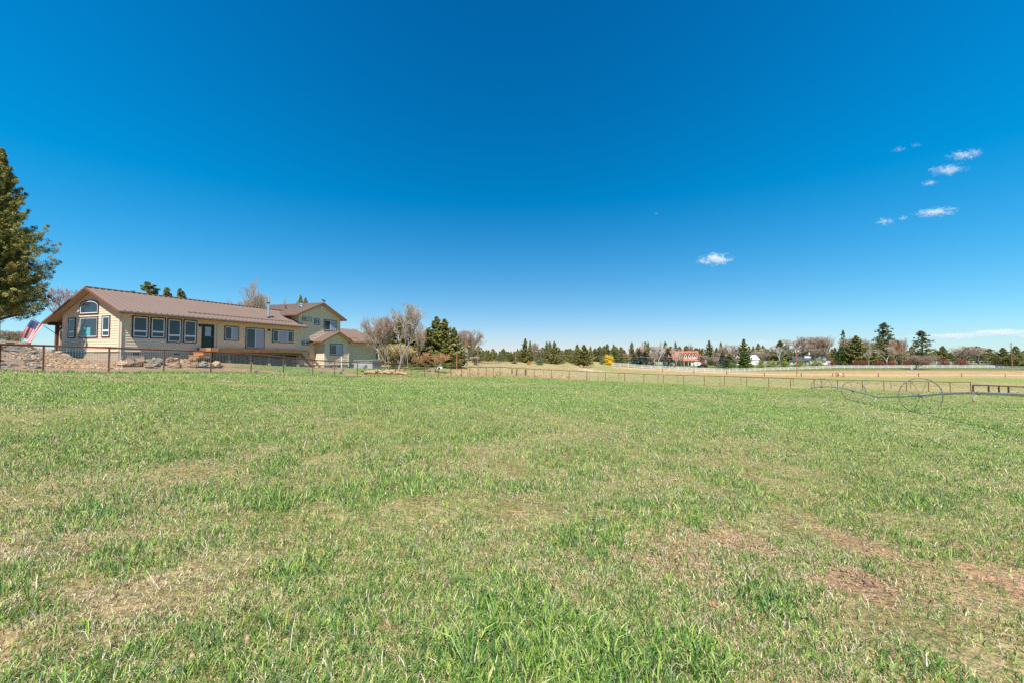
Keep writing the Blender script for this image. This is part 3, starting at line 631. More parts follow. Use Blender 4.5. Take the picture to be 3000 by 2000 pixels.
# ---------------------------------------------------------------- the ranch house
house = empty("ranch_house", HC, HROT)
tag(house, "long tan lap sided ranch house with brown metal roof and two storey gable", "house")
PITCHV = .13
def clip_poly(poly, lo, hi):
    def half(pts, f):
        o = []
        for i in range(len(pts)):
            a, b = pts[i], pts[(i + 1) % len(pts)]; fa, fb = f(a), f(b)
            if fa >= 0: o.append(a)
            if (fa >= 0) != (fb >= 0): t = fa / (fa - fb); o.append((a[0] + (b[0] - a[0]) * t, a[1] + (b[1] - a[1]) * t))
        return o
    p = half(poly, lambda q: q[1] - lo)
    return half(p, lambda q: hi - q[1]) if p else p
def siding(name, polys, A, N, O, parent=house, exposure=.19, depth=.026):
    """lapped boards: polys are convex (a,z) outlines in the plane O + a*A, outward normal N"""
    A = Vector(A); N = Vector(N); O = Vector(O); m = MB()
    for poly in polys:
        z0 = min(p[1] for p in poly); z1 = max(p[1] for p in poly); k0 = math.floor(z0 / exposure); k = k0
        while k * exposure < z1:
            lo, hi = k * exposure, (k + 1) * exposure; c = clip_poly(poly, max(lo, z0), min(hi, z1)); k += 1
            if len(c) < 3: continue
            vs = [O + A * a + Vector((0, 0, z)) + N * (depth * (1 - (z - lo) / exposure)) for a, z in c]
            m.add(vs, [tuple(range(len(vs)))])
            zb = min(z for a, z in c); bot = [a for a, z in c if abs(z - zb) < 1e-6]
            if len(bot) >= 2:
                a0, a1 = min(bot), max(bot); off = depth * (1 - (zb - lo) / exposure)
                q = [O + A * a0 + Vector((0, 0, zb)), O + A * a1 + Vector((0, 0, zb))]
                m.add([q[0], q[1], q[1] + N * off, q[0] + N * off], [(0, 1, 2, 3)])
    return m.build(name, M['siding'], parent)
RZ = lambda v: 4.47 - .485 * abs(v - 3.18)            # main roof surface
TZ = lambda u: 5.57 - .43 * abs(u - 19.97)            # tower roof surface
BZ = lambda u: 2.20 - .44 * abs(u - 21.12)            # bump-out roof surface
WZ = lambda v: 3.05 - .455 * abs(v - 3.67)            # wing roof surface
siding('gable_wall', [[(0, -.38), (3.18, -.38), (3.18, RZ(3.18) - .16), (0, RZ(0) - .16)], [(3.18, -.38), (6.8, -.38), (6.8, RZ(6.8) - .16), (3.18, RZ(3.18) - .16)]], (0, 1, 0), (-1, 0, 0), (0, 0, 0))
siding('front_wall', [[(0, -.38), (6.3, -.38), (6.3, RZ(0) - .16), (0, RZ(0) - .16)], [(6.3, -1.72), (16.77, -1.72), (16.77, RZ(0) - .16), (6.3, RZ(0) - .16)]], (1, 0, 0), (0, -1, 0), (0, 0, 0))
siding('tower_wall', [[(16.77, -1.72), (19.97, -1.72), (19.97, TZ(19.97) - .16), (16.77, TZ(16.77) - .16)], [(19.97, -1.72), (23.32, -1.72), (23.32, TZ(23.32) - .16), (19.97, TZ(19.97) - .16)]], (1, 0, 0), (0, -1, 0), (0, 0, 0))
siding('tower_wall', [[(0, 2.5), (7.6, 2.5), (7.6, TZ(16.77) - .14), (0, TZ(16.77) - .14)]], (0, 1, 0), (-1, 0, 0), (16.77, 0, 0))
siding('tower_wall', [[(0, 1), (7.6, 1), (7.6, TZ(23.32) - .14), (0, TZ(23.32) - .14)]], (0, 1, 0), (1, 0, 0), (23.32, 0, 0))
siding('bump_out_wall', [[(19.21, -1.74), (21.12, -1.74), (21.12, BZ(21.12) - .15), (19.21, BZ(19.21) - .15)], [(21.12, -1.74), (23.2, -1.74), (23.2, BZ(23.2) - .15), (21.12, BZ(21.12) - .15)]], (1, 0, 0), (0, -1, 0), (0, -1.34, 0))
siding('bump_out_wall', [[(-1.34, -1.74), (0, -1.74), (0, BZ(19.21) - .13), (-1.34, BZ(19.21) - .13)]], (0, 1, 0), (-1, 0, 0), (19.21, 0, 0))
siding('bump_out_wall', [[(-1.34, -1.74), (0, -1.74), (0, BZ(23.2) - .13), (-1.34, BZ(23.2) - .13)]], (0, 1, 0), (1, 0, 0), (23.2, 0, 0))
siding('wing_wall', [[(23.33, -1.74), (30.7, -1.74), (30.7, WZ(0) - .15), (23.33, WZ(0) - .15)]], (1, 0, 0), (0, -1, 0), (0, 0, 0))
siding('wing_wall', [[(0, -1.74), (3.67, -1.74), (3.67, WZ(3.67) - .15), (0, WZ(0) - .15)], [(3.67, -1.74), (7.3, -1.74), (7.3, WZ(7.3) - .15), (3.67, WZ(3.67) - .15)]], (0, 1, 0), (1, 0, 0), (30.7, 0, 0))
m = MB(); m.box(.05, 30.6, 7.2, 7.3, -2.5, 1.3); m.box(.02, 16.8, 6.72, 6.8, -1, RZ(6.8) - .2); m.box(16.9, 23.2, 7.5, 7.6, 1, TZ(16.77) - .2); m.build('back_wall', M['siding'], house)
m = MB(); m.box(.03, 16.9, .03, 6.7, -3.0, -.36); m.box(17, 30.6, .03, 7.1, -3.4, -1.70); m.box(19.24, 23.17, -1.31, 0, -3.4, -1.72); m.build('foundation', M['concrete'], house)
m = MB(); m.box(-.018, .0, 0.12, 2.9, -.42, -.36); m.build('foundation_ledge', M['trim'], house)
# corner boards
for (x, y, z0, z1) in ((0, 0, -.38, RZ(0) - .2), (30.7, 0, -1.74, WZ(0) - .2), (19.21, -1.34, -1.74, BZ(19.21) - .2), (23.2, -1.34, -1.74, BZ(23.2) - .2), (23.32, 0, 1.2, TZ(23.32) - .2), (16.77, 0, RZ(0), TZ(16.77) - .2)):
    m = MB(); sx = 1 if x in (0, 16.77, 19.21) else -1
    m.box(min(x - sx * .028, x + sx * .11), max(x - sx * .028, x + sx * .11), y - .028, y - .001, z0, z1)
    m.box(min(x - sx * .028, x - sx * .001), max(x - sx * .028, x - sx * .001), y - .001, y + .11, z0, z1)
    m.build('corner_board', M['trimtan'], house)

def roof_part(name, poly, zf, ribs, parent=house, thick=.11):
    """poly in (x,y); zf(x,y); ribs: list of ((x0,y0),(x1,y1))"""
    m = MB(); n = len(poly)
    top = [(x, y, zf(x, y)) for x, y in poly]; bot = [(x, y, zf(x, y) - thick) for x, y in poly]
    area = sum(poly[i][0] * poly[(i + 1) % n][1] - poly[(i + 1) % n][0] * poly[i][1] for i in range(n))
    idx = list(range(n)) if area > 0 else list(reversed(range(n)))
    m.add(top + bot, [tuple(idx), tuple(n + i for i in reversed(idx))] + [(i, (i + 1) % n, n + (i + 1) % n, n + i) for i in range(n)])
    for a, b in ribs:
        m.bar((a[0], a[1], zf(*a) + .03), (b[0], b[1], zf(*b) + .03), .055, .075)
    return m.build(name, M['roof'], parent)
def soffit(name, poly, zf, drop=.115, parent=house):
    m = MB(); n = len(poly); top = [(x, y, zf(x, y) - drop) for x, y in poly]; bot = [(x, y, zf(x, y) - drop - .03) for x, y in poly]
    m.add(top + bot, [tuple(range(n)), tuple(n + i for i in reversed(range(n)))] + [(i, (i + 1) % n, n + (i + 1) % n, n + i) for i in range(n)])
    return m.build(name, M['soffit'], parent)
def fascia(segs, w=.03, h=.15, dz=-.085):
    for p, q in segs:
        m = MB(); m.bar((p[0], p[1], p[2] + dz), (q[0], q[1], q[2] + dz), w, h); m.build('fascia', M['fascia'], house)
rz = lambda x, y: RZ(y); tz = lambda x, y: TZ(x); bz = lambda x, y: BZ(x); wz = lambda x, y: WZ(y)
xs = np.arange(-.1, 16.75, .41)
roof_part('roof', [(-.5, -.75), (17.34, -.75), (17.34, -.03), (16.75, -.03), (16.75, 1.95), (17.45, 3.18), (-.5, 3.18)], rz, [((x, -.74), (x, 3.17)) for x in xs] + [((17.1, -.74), (17.1, -.05))])
roof_part('roof', [(-.5, 3.18), (17.45, 3.18), (17.45, 8.43), (-.5, 8.43)], rz, [((x, 3.19), (x, 8.42)) for x in xs])
soffit('soffit', [(-.47, -.72), (17.3, -.72), (17.3, -.03), (-.47, -.03)], rz); soffit('soffit', [(-.47, -.03), (-.03, -.03), (-.03, 3.18), (-.47, 3.18)], rz); soffit('soffit', [(-.47, 3.18), (-.03, 3.18), (-.03, 8.4), (-.47, 8.4)], rz)
soffit('porch_ceiling', [(-.03, 6.85), (16, 6.85), (16, 8.38), (-.03, 8.38)], rz)
fascia([((-.515, -.75, RZ(-.75)), (-.515, 3.18, RZ(3.18))), ((-.515, 3.18, RZ(3.18)), (-.515, 8.43, RZ(8.43)))])
fascia([((-.5, -.765, RZ(-.75)), (17.35, -.765, RZ(-.75)))], h=.15)
m = MB(); m.bar((-.5, 3.18, RZ(3.18) + .035), (17.45, 3.18, RZ(3.18) + .035), .28, .05); m.build('ridge_cap', M['roof'], house)
ys = np.arange(-.4, 8.1, .41)
roof_part('roof', [(16.0, -.5), (19.97, -.5), (19.97, 8.1), (16.0, 8.1)], tz, [((16.02, y), (19.95, y)) for y in ys])
roof_part('roof', [(19.97, -.5), (23.95, -.5), (23.95, 8.1), (19.97, 8.1)], tz, [((23.93, y), (19.99, y)) for y in ys])
soffit('soffit', [(16.03, -.47), (19.97, -.47), (19.97, -.03), (16.03, -.03)], tz); soffit('soffit', [(19.97, -.47), (23.92, -.47), (23.92, -.03), (19.97, -.03)], tz)
soffit('soffit', [(16.03, -.03), (16.74, -.03), (16.74, 8), (16.03, 8)], tz); soffit('soffit', [(23.35, -.03), (23.92, -.03), (23.92, 8), (23.35, 8)], tz)
fascia([((16.0, -.515, TZ(16)), (19.97, -.515, TZ(19.97))), ((19.97, -.515, TZ(19.97)), (23.95, -.515, TZ(23.95)))]); fascia([((15.985, -.5, TZ(16)), (15.985, 8.1, TZ(16))), ((23.965, -.5, TZ(23.95)), (23.965, 8.1, TZ(23.95)))], h=.15)
ys = np.arange(-1.7, -.1, .40)
roof_part('roof', [(18.36, -1.84), (21.12, -1.84), (21.12, -.02), (18.36, -.02)], bz, [((18.38, y), (21.1, y)) for y in ys])
roof_part('roof', [(21.12, -1.84), (23.83, -1.84), (23.83, -.3), (23.34, .5), (23.34, -.02), (21.12, -.02)], bz, [((23.81, y), (21.14, y)) for y in ys])
soffit('soffit', [(18.4, -1.8), (21.12, -1.8), (21.12, -1.37), (18.4, -1.37)], bz); soffit('soffit', [(21.12, -1.8), (23.8, -1.8), (23.8, -1.37), (21.12, -1.37)], bz); soffit('soffit', [(18.4, -1.37), (19.18, -1.37), (19.18, -.03), (18.4, -.03)], bz)
fascia([((18.36, -1.855, BZ(18.36)), (21.12, -1.855, BZ(21.12))), ((21.12, -1.855, BZ(21.12)), (23.83, -1.855, BZ(23.83)))]); fascia([((18.345, -1.84, BZ(18.36)), (18.345, -.03, BZ(18.36)))], h=.14)
xs = np.arange(23.5, 31.2, .41)
roof_part('roof', [(23.35, -.5), (31.23, -.5), (31.23, 3.67), (23.35, 3.67)], wz, [((x, -.49), (x, 3.66)) for x in xs])
roof_part('roof', [(23.35, 3.67), (31.23, 3.67), (31.23, 7.8), (23.35, 7.8)], wz, [((x, 3.68), (x, 7.79)) for x in xs])
soffit('soffit', [(23.4, -.47), (31.2, -.47), (31.2, -.03), (23.4, -.03)], wz)
fascia([((23.8, -.515, WZ(-.5)), (31.24, -.515, WZ(-.5)))], h=.15); fascia([((31.245, -.5, WZ(-.5)), (31.245, 3.67, WZ(3.67))), ((31.245, 3.67, WZ(3.67)), (31.245, 7.8, WZ(7.8)))])
# snow guards
m = MB()
for u in np.arange(4.9, 15.6, .41): m.box(u, u + .22, -.03, .03, RZ(0) + .03, RZ(0) + .09)
m.bar((4.8, 0, RZ(0) + .085), (15.6, 0, RZ(0) + .085), .03, .03); m.build('snow_guard', M['roof'], house)
m = MB(); m.bar((25.2, .5, WZ(.5) + .08), (27.6, .5, WZ(.5) + .08), .03, .05); m.build('snow_guard', M['roof'], house)
# chimney flue and vents
ch = MB(); ch.tube([(13.45, .75, 3.25), (13.45, .75, 4.72)], .125, 14); c_ = ch.build('chimney_pipe', M['galv'], house, smooth=False)
q = MB(); q.tube([(13.45, .75, 4.72), (13.45, .75, 4.80)], .10, 12); q.tube([(13.45, .75, 4.80), (13.45, .75, 4.88)], [.19, .15], 12); q.build('chimney_cap', M['black'], c_)
q = MB(); q.tube([(13.45, .75, 3.28), (13.45, .75, 3.36)], [.25, .16], 12); q.build('flashing', M['black'], c_)
for (u, v, r_, h_, k) in ((18.0, 3.2, .05, .45, 'black'), (18.1, 7.3, .05, .4, 'black'), (18.7, 1.6, .16, .3, 'galv')):
    q = MB(); q.tube([(u, v, TZ(u) - .05), (u, v, TZ(u) + h_)], r_, 10); q.tube([(u, v, TZ(u)), (u, v, TZ(u) + .1)], [r_ * 2.2, r_ * 1.2], 10)
    if k == 'galv': q.tube([(u, v, TZ(u) + h_), (u, v, TZ(u) + h_ + .12)], [r_ * 1.5, r_ * .7], 10)
    q.build('roof_vent', M[k], house)

def window(name, a0, a1, z0, z1, kind, A, N, O, glass='glass', parent=house):
    """trim, vinyl frame, glass; kind: 'slider','awning','pane','triple','slots'"""
    A = Vector(A); N = Vector(N); O = Vector(O); Zv = Vector((0, 0, 1))
    def bx(m, x0, x1, y0, y1, d0, d1):
        vs = []
        for d in (d0, d1):
            for x, y in ((x0, y0), (x1, y0), (x1, y1), (x0, y1)): vs.append(O + A * x + Zv * y + N * d)
        m.add(vs, [(0,1,2,3),(4,7,6,5),(0,4,5,1),(1,5,6,2),(2,6,7,3),(3,7,4,0)])
    def ring(m, x0, x1, y0, y1, t, d0, d1):
        bx(m, x0, x1, y0, y0 + t, d0, d1); bx(m, x0, x1, y1 - t, y1, d0, d1); bx(m, x0, x0 + t, y0 + t, y1 - t, d0, d1); bx(m, x1 - t, x1, y0 + t, y1 - t, d0, d1)
    t = .075; small = (a1 - a0) < .95 and kind == 'slider' and (z1 - z0) < .9
    if (z1 - z0) < .6 or small: t = .06
    m = MB(); ring(m, a0, a1, z0, z1, t, .0, .05); w = m.build(name, M['trim'], parent)
    m = MB(); f = .07 if kind == 'awning' else .05; ring(m, a0 + t, a1 - t, z0 + t, z1 - t, f, .0, .038)
    ia0, ia1, iz0, iz1 = a0 + t + f, a1 - t - f, z0 + t + f, z1 - t - f
    if kind == 'slider': c = (ia0 + ia1) / 2; bx(m, c - .03, c + .03, iz0, iz1, 0, .036)
    if kind == 'triple':
        for c in (ia0 + (ia1 - ia0) * .25, ia0 + (ia1 - ia0) * .76): bx(m, c - .03, c + .03, iz0, iz1, 0, .036)
    if kind == 'awning': c = iz0 + (iz1 - iz0) * .27; bx(m, ia0, ia1, c - .06, c + .06, 0, .036)
    m.build('frame', M['vinyl'], w)
    m = MB(); bx(m, ia0 - .01, ia1 + .01, iz0 - .01, iz1 + .01, .0, .022); m.build('glass', M[glass], w)
    if kind in ('slider', 'triple') and glass == 'glass' and (a1 - a0) > 1.2:      # insect screen side is darker, other side shows a pale blind
        m = MB(); c = (ia0 + ia1) / 2 if kind == 'slider' else ia0 + (ia1 - ia0) * .25
        e = ia1 if kind == 'slider' else ia0 + (ia1 - ia0) * .76
        bx(m, c + .04, e - .04, iz0 + .01, iz1 - .01, .0, .026); m.build('blind', M['curtain'], w)
    return w
FR = dict(A=(1, 0, 0), N=(0, -1, 0), O=(0, -.017, 0)); GA = dict(A=(0, 1, 0), N=(-1, 0, 0), O=(-.017, 0, 0)); BU = dict(A=(1, 0, 0), N=(0, -1, 0), O=(0, -1.357, 0))
for a0, a1, z0, z1 in ((.79, 1.89, .67, 2.33), (2.03, 3.11, .68, 2.33), (3.25, 4.35, .38, 2.33), (4.5, 5.6, .38, 2.33)): window('window', a0, a1, z0, z1, 'awning', **FR)
window('window', 8.11, 9.54, .72, 2.05, 'slider', **FR); window('window', 13.28, 16.0, .69, 2.04, 'triple', **FR)
window('window', 17.19, 18.61, 3.24, 3.66, 'slider', **FR); window('window', 19.02, 19.83, 2.92, 3.64, 'slider', **FR); window('window', 20.52, 22.66, 2.33, 3.65, 'slider', **FR); window('window', 17.22, 18.34, .55, .96, 'slider', **FR)
window('window', 20.1, 22.25, -.58, .74, 'slider', **BU)
w_ = window('window', 2.39, 4.62, .67, 2.26, 'pane', **GA); window('window', .98, 1.93, .68, 2.30, 'awning', **GA); window('window', 5.1, 5.98, .66, 2.24, 'awning', **GA)
m = MB(); m.box(-.047, -.040, 3.25, 4.1, .80, 1.45); m.build('teal_panel', M['teal'], w_)
# arched window over the picture window
def arch_pts(a0, a1, z0, zs, zt, n=14):
    c = (a0 + a1) / 2; hw_ = (a1 - a0) / 2; p = [(a0, z0), (a1, z0)]
    for i in range(n + 1):
        t = math.pi * i / n * 1.0; x = c + hw_ * math.cos(t); p.append((x, zs + (zt - zs) * math.sin(t) ** .8))
    return p
def arch_ring(outer, inner, d):
    m = MB(); n = len(outer)
    vs = [(-.017 - d, a, z) for a, z in outer] + [(-.017 - d, a, z) for a, z in inner] + [(-.0, a, z) for a, z in outer] + [(-.0, a, z) for a, z in inner]
    fs = []
    for i in range(n):
        j = (i + 1) % n; fs += [(i, j, n + j, n + i), (i, 2 * n + i, 2 * n + j, j), (n + i, n + j, 3 * n + j, 3 * n + i)]
    m.add(vs, fs); return m
o1 = arch_pts(2.36, 4.64, 2.45, 3.05, 3.56); o2 = arch_pts(2.44, 4.56, 2.53, 3.03, 3.48); o3 = arch_pts(2.50, 4.50, 2.59, 3.01, 3.42)
aw = arch_ring(o1, o2, .05).build('window', M['trim'], house); aw['label'] = "arched window under the gable peak"
arch_ring(o2, o3, .038).build('frame', M['vinyl'], aw)
m = MB(); m.add([(-.04, a, z) for a, z in o3], [tuple(range(len(o3)))]); m.build('glass', M['glass'], aw)
# doors
m = MB(); m.box(6.05, 6.17, -.07, -.0, .0, 2.06); m.box(6.99, 7.11, -.09, -.0, .0, 2.06); m.box(6.17, 6.99, -.07, -.0, 1.96, 2.06); dr = m.build('door', M['trim'], house)
m = MB(); m.box(6.17, 6.99, -.045, -.0, .0, 1.96); m.build('door_leaf', M['door'], dr)
m = MB(); m.box(6.32, 6.84, -.055, -.04, 1.02, 1.84); m.build('door_glass', M['curtain'], dr)
m = MB(); m.tube([(6.9, -.05, .98), (6.9, -.11, .98)], .03, 8); m.build('handle', M['galv'], dr)
sd_ = window('sliding_door', 10.26, 12.36, .02, 2.05, 'slider', **FR)
# wall lamps, outlet, vents, downspouts
for (u, v, z) in ((5.82, -.02, 1.95), (12.82, -.02, 1.95), (24.2, -.02, .45)):
    q = MB(); q.box(u - .05, u + .05, v - .03, v, z - .08, z + .1); q.bar((u, v - .03, z + .05), (u, v - .16, z + .08), .03, .03); q.tube([(u, v - .16, z + .08), (u, v - .16, z - .12)], [.05, .11], 10); q.build('wall_lamp', M['black'], house)
q = MB(); q.box(19.95, 20.25, -.1, -.02, 4.95, 5.1); q.tube([(19.95, -.12, 5.0), (19.85, -.3, 4.92)], [.05, .08], 8); q.tube([(20.25, -.12, 5.0), (20.35, -.3, 4.92)], [.05, .08], 8); q.build('flood_light', M['vinyl'], house)
q = MB(); q.box(12.88, 12.98, -.05, -.01, .30, .44); q.build('outlet_box', M['galv'], house)
for u, z in ((.95, -.62), (3.85, -.62)): q = MB(); q.box(u, u + .42, .015, .04, z, z + .17); q.build('crawl_vent', M['black'], house)
for u in (20.2, 21.6): q = MB(); q.box(u, u + .36, -1.335, -1.30, -2.02, -1.82); q.build('crawl_vent', M['black'], house)
q = MB(); q.box(.015, .04, .9, 1.2, -.66, -.48); q.build('crawl_vent', M['grey'], house)
def downspout(pts): q = MB(); q.tube(pts, .04, 6); q.build('downspout', M['trimtan'], house)
downspout([(.45, -.70, 2.52), (.45, -.66, 2.38), (.14, -.07, 2.2), (.09, -.07, 2.1), (.09, -.07, -1.0), (.05, -.3, -1.06)])
downspout([(8.0, -.70, 2.5), (8.0, -.66, 2.4), (7.5, -.07, 2.15), (7.42, -.07, 2.0), (7.42, -.07, 0.02)])
downspout([(18.55, -1.5, .95), (18.6, -1.5, .85), (19.2, -1.42, .68), (19.22, -1.40, .5), (19.22, -1.40, -.2)])
downspout([(23.7, -1.2, .9), (23.3, -1.42, .6), (23.25, -1.42, .5), (23.25, -1.42, -2.0)])
q = MB(); q.bar((-.52, -.80, 2.5), (17.3, -.80, 2.5), .09, .09); q.build('gutter', M['roof'], house)
# porch post and beam on the far side
for u in (.3, 4.2, 8.1, 12): q = MB(); q.box(u - .1, u + .1, 8.0, 8.2, -1.6, 1.72); q.bar((u, 8.05, 1.2), (u, 7.3, 1.75), .09, .09); q.build('porch_post', M['post'], house)
q = MB(); q.box(-.25, 16, 8.0, 8.2, 1.72, 1.93); q.box(.2, .4, 6.82, 8.0, 1.72, 1.9); q.build('porch_beam', M['rustshade'], house)
# satellite dish on the gable
dish = empty("satellite_dish", hw(20.1, -.3, TZ(20.1)), HROT); tag(dish, "small grey dish antenna standing on the two storey gable peak", "satellite dish")
q = MB(); q.tube([(0, 0, -.02), (0, 0, .32)], .03, 8); q.bar((-.12, 0, .0), (.12, 0, .0), .06, .05); q.build('mast', M['galv'], dish)
q = MB(); q.bar((-.28, -.06, .44), (.30, .06, .24), .34, .035); q.build('panel', M['grey'], dish)

# deck with steps at both ends
deck = empty("wooden_deck", HC, HROT); tag(deck, "low stained timber deck along the front wall of the ranch house", "deck")
q = MB(); q.box(5.73, 16.48, -1.68, -.06, -.05, -.01); q.build('deck_boards', M['woodlit'], deck)
q = MB(); q.box(5.7, 16.5, -1.72, -1.68, -.36, -.02); q.box(5.69, 5.73, -1.68, -.06, -.36, -.02); q.box(16.48, 16.52, -1.68, -.06, -.36, -.02); q.build('rim_board', M['wood'], deck)
q = MB(); q.box(5.62, 6.3, -1.76, -1.72, -.34, .0); q.box(5.6, 5.69, -1.76, -1.2, -.34, .0); q.build('corner_post', M['woodlit'], deck)
q = MB(); q.box(6.2, 16.4, -.06, -.03, -1.9, -.38); q.build('under_deck_shade', M['rustshade'], deck)  # added dark sheet whose colour stands in for shade below the deck
q = MB(); q.box(6.2, 15.8, -1.45, -1.3, -.62, -.36); q.build('beam', M['woodold'], deck)
for u in (7.5, 9.7, 11.7, 13.5, 15.3):
    q = MB(); zg = h1(*hw(u, -1.38, 0)[:2]) - HC.z; q.box(u - .07, u + .07, -1.45, -1.31, zg - .1, -.6); p_ = q.build('deck_post', M['woodold'], deck)
    q = MB(); q.box(u - .14, u + .14, -1.52, -1.24, zg - .2, zg + .22); q.build('footing', M['concrete'], p_)
q = MB()
for k in range(2): q.box(5.0 - .38 * k, 5.42 - .38 * k, -1.72, -.5, -.42 - .26 * k, -.36 - .26 * k); q.box(5.02 - .38 * k, 5.6, -1.68, -.55, -.62 - .26 * k, -.42 - .26 * k)
q.build('steps', M['woodlit'], deck)
st = MB()
for k in range(7): st.box(16.52 + .26 * k, 16.84 + .26 * k, -1.6, -.5, -.33 - .23 * k, -.28 - .23 * k)
st.build('stair_treads', M['woodold'], deck)
for y in (-1.64, -.48):
    q = MB(); q.bar((16.5, y, -.4), (18.3, y, -1.98), .05, .26); q.build('stringer', M['woodlit'], deck)
# flag on a bracket pole
fl = empty("house_flag", hw(.3, 8.1, .95), HROT); tag(fl, "stars and stripes flag hanging from a slanted pole on the porch post", "flag")
base = Vector((0, 0, 0)); tip_w = pt(93, 932, 33.2); base_w = hw(.3, 8.1, 1.0)
inv = Matrix.Rotation(-HROT, 3, 'Z'); tipl = inv @ (tip_w - fl.location)
q = MB(); q.tube([inv @ (base_w - fl.location), tipl], .022, 6); q.build('pole', M['black'], fl)
P00 = pt(94, 935, 33.2); P10 = pt(131, 953, 33.4); P01 = pt(66, 987, 33.0); P11 = pt(94, 1004, 33.3)       # top-left, top-right, bottom-left, bottom-right
def flp(s, t):
    p = (P00 * (1 - s) + P10 * s) * (1 - t) + (P01 * (1 - s) + P11 * s) * t
    p = p + Vector((0, -1, 0)) * (.09 * math.sin(s * 7 + t * 2) + .05 * math.sin(s * 13 + 1)) + Vector((0, 0, -.05 * math.sin(s * 3.1)))
    return inv @ (p - fl.location)
def flpatch(m, s0, s1, t0, t1, n=14, mm=14, off=0.0):
    b = len(m.v)
    for i in range(n + 1):
        for j in range(mm + 1): p = flp(s0 + (s1 - s0) * i / n, t0 + (t1 - t0) * j / mm); m.v.append((p.x - off * .9, p.y + off * .3, p.z))
    for i in range(n):
        for j in range(mm): a = b + i * (mm + 1) + j; m.f.append((a, a + 1, a + mm + 2, a + mm + 1))
# stripes run down the hanging cloth (t), thirteen across s; the canton fills the top left
mr, mw, mb, ms = MB(), MB(), MB(), MB()
for k in range(13):
    s0, s1 = k / 13, (k + 1) / 13; t0 = .40 if k < 7 else 0.0
    flpatch(mr if k % 2 == 0 else mw, s0, s1, t0, 1.0, 3, 16)
flpatch(mb, 0, 7 / 13, 0, .40)
for i in range(9):
    for j in range(11):
        if (i + j) % 2 == 0:
            s = (i + 1) / 10 * 7 / 13; t = (j + 1) / 12 * .40; c = flp(s, t); e1 = (flp(s + .012, t) - c); e2 = (flp(s, t + .010) - c); nrm = Vector((-.95, .3, 0)) 
            nn = e1.cross(e2).normalized(); 
            for sg in (-1, 1):
                vs = [c + nn * sg * .006 + (e1 * math.cos(a) + e2 * math.sin(a)) * (1.0 if q_ % 2 == 0 else .42) for q_, a in enumerate([math.pi * 2 * w / 10 for w in range(10)])]; ms.add(vs, [tuple(range(10))])
mr.build('red_stripes', M['flagred'], fl); mw.build('white_stripes', M['flagwhite'], fl); mb.build('canton', M['flagblue'], fl); ms.build('stars', M['flagwhite'], fl)

# hot tub
tub = empty("hot_tub", at(1079, 51), HROT + .15); tag(tub, "pale grey hot tub with a worn cover in front of the house wing", "hot tub")
q = MB(); q.box(-1.15, 1.15, -1.15, 1.15, -.1, .86); q.build('cabinet', M['tub'], tub)
q = MB()
for s in (-1, 1):
    for k in range(-1, 2): q.box(s * 1.15 - .012, s * 1.15 + .012, k * .56 - .02, k * .56 + .02, .05, .84); q.box(k * .56 - .02, k * .56 + .02, s * 1.15 - .012, s * 1.15 + .012, .05, .84)
q.build('panel_seams', M['grey'], tub)
q = MB(); q.box(-1.22, 1.22, -1.22, 0, .88, .97); q.box(-1.22, 1.22, .02, 1.22, .88, .99); q.bar((-1.3, -1.0, 1.0), (1.3, -.8, 1.06), .3, .07); q.build('cover', M['galv'], tub)
q = MB(); q.box(-1.75, -1.16, -.5, .5, -.05, .45); q.box(-2.1, -1.75, -.5, .5, -.05, .22); q.build('steps', M['grey'], tub)
q = MB(); q.tube([(0, 0, -.1), (0, 0, 1.25)], .05, 8); q.tube([(0, 0, 1.25), (0, 0, 1.32)], .07, 8); o = q.build('standpipe', M['white']); o.location = at(1001, 47.5); tag(o, "thin white standpipe before the small gabled bay of the house", "pipe")

# ---------------------------------------------------------------- pipe fence
fence = empty("pipe_fence", (0, 0, 0)); tag(fence, "long rusty pipe fence with wire mesh bordering the pasture", "fence")
rail = []; base_l = []
for px, by, Y, ty in fence_pts:
    g = at(px, Y); top = EYE + (1043 - ty) / F * Y; rail.append(Vector((g.x, g.y, top))); base_l.append(g)
q = MB(); q.tube(rail, .042, 8); q.build('top_rail', M['rust'], fence, smooth=True)
for g, t in zip(base_l, rail):
    q = MB(); q.tube([(g.x, g.y, g.z - .1), (t.x, t.y, t.z - .01)], .038, 8); q.build('post', M['rust'], fence)
q = MB()
for i in range(10):
    a0, a1, t0, t1 = base_l[i], base_l[i + 1], rail[i], rail[i + 1]; L = (t1 - t0).length; nn = int(L / .1)
    off = Vector((0, -.045, 0))
    for k in range(nn): s = k / nn; q.bar(a0.lerp(a1, s) + off, t0.lerp(t1, s) + off - Vector((0, 0, .05)), .007, .007)
    for k in range(12): f = .06 + .9 * k / 11; q.bar(a0.lerp(t0, f) + off, a1.lerp(t1, f) + off, .007, .007)
q.build('wire_mesh', M['wire'], fence)
q = MB()
for i in range(10, len(base_l) - 1):
    for f in (.15, .34, .53, .72): q.bar(base_l[i].lerp(rail[i], f), base_l[i + 1].lerp(rail[i + 1], f), .007, .007)
q.build('wire_strands', M['wire'], fence)
# heavier rail fence at the right edge
rf = empty("rail_fence", (0, 0, 0)); tag(rf, "short dark rail fence starting beside the end post of the pipe fence", "fence")
rp_ = [(2846.6, 50.2, 1126.4), (2892, 49.6, 1127.8), (2922, 49.3, 1129), (2950, 49, 1130.2), (3010, 48.4, 1132.4), (3080, 47.8, 1135)]
tp = []
for px, Y, ty in rp_:
    g = at(px, Y); z = EYE + (1043 - ty) / F * Y; tp.append(Vector((g.x, g.y, z))); q = MB(); q.box(g.x - .065, g.x + .065, g.y - .05, g.y + .05, g.z - .1, z); q.build('post', M['rustshade'], rf)
q = MB()
for a, b in zip(tp, tp[1:]): q.bar(a, b, .1, .13)
q.build('rail', M['rustshade'], rf)
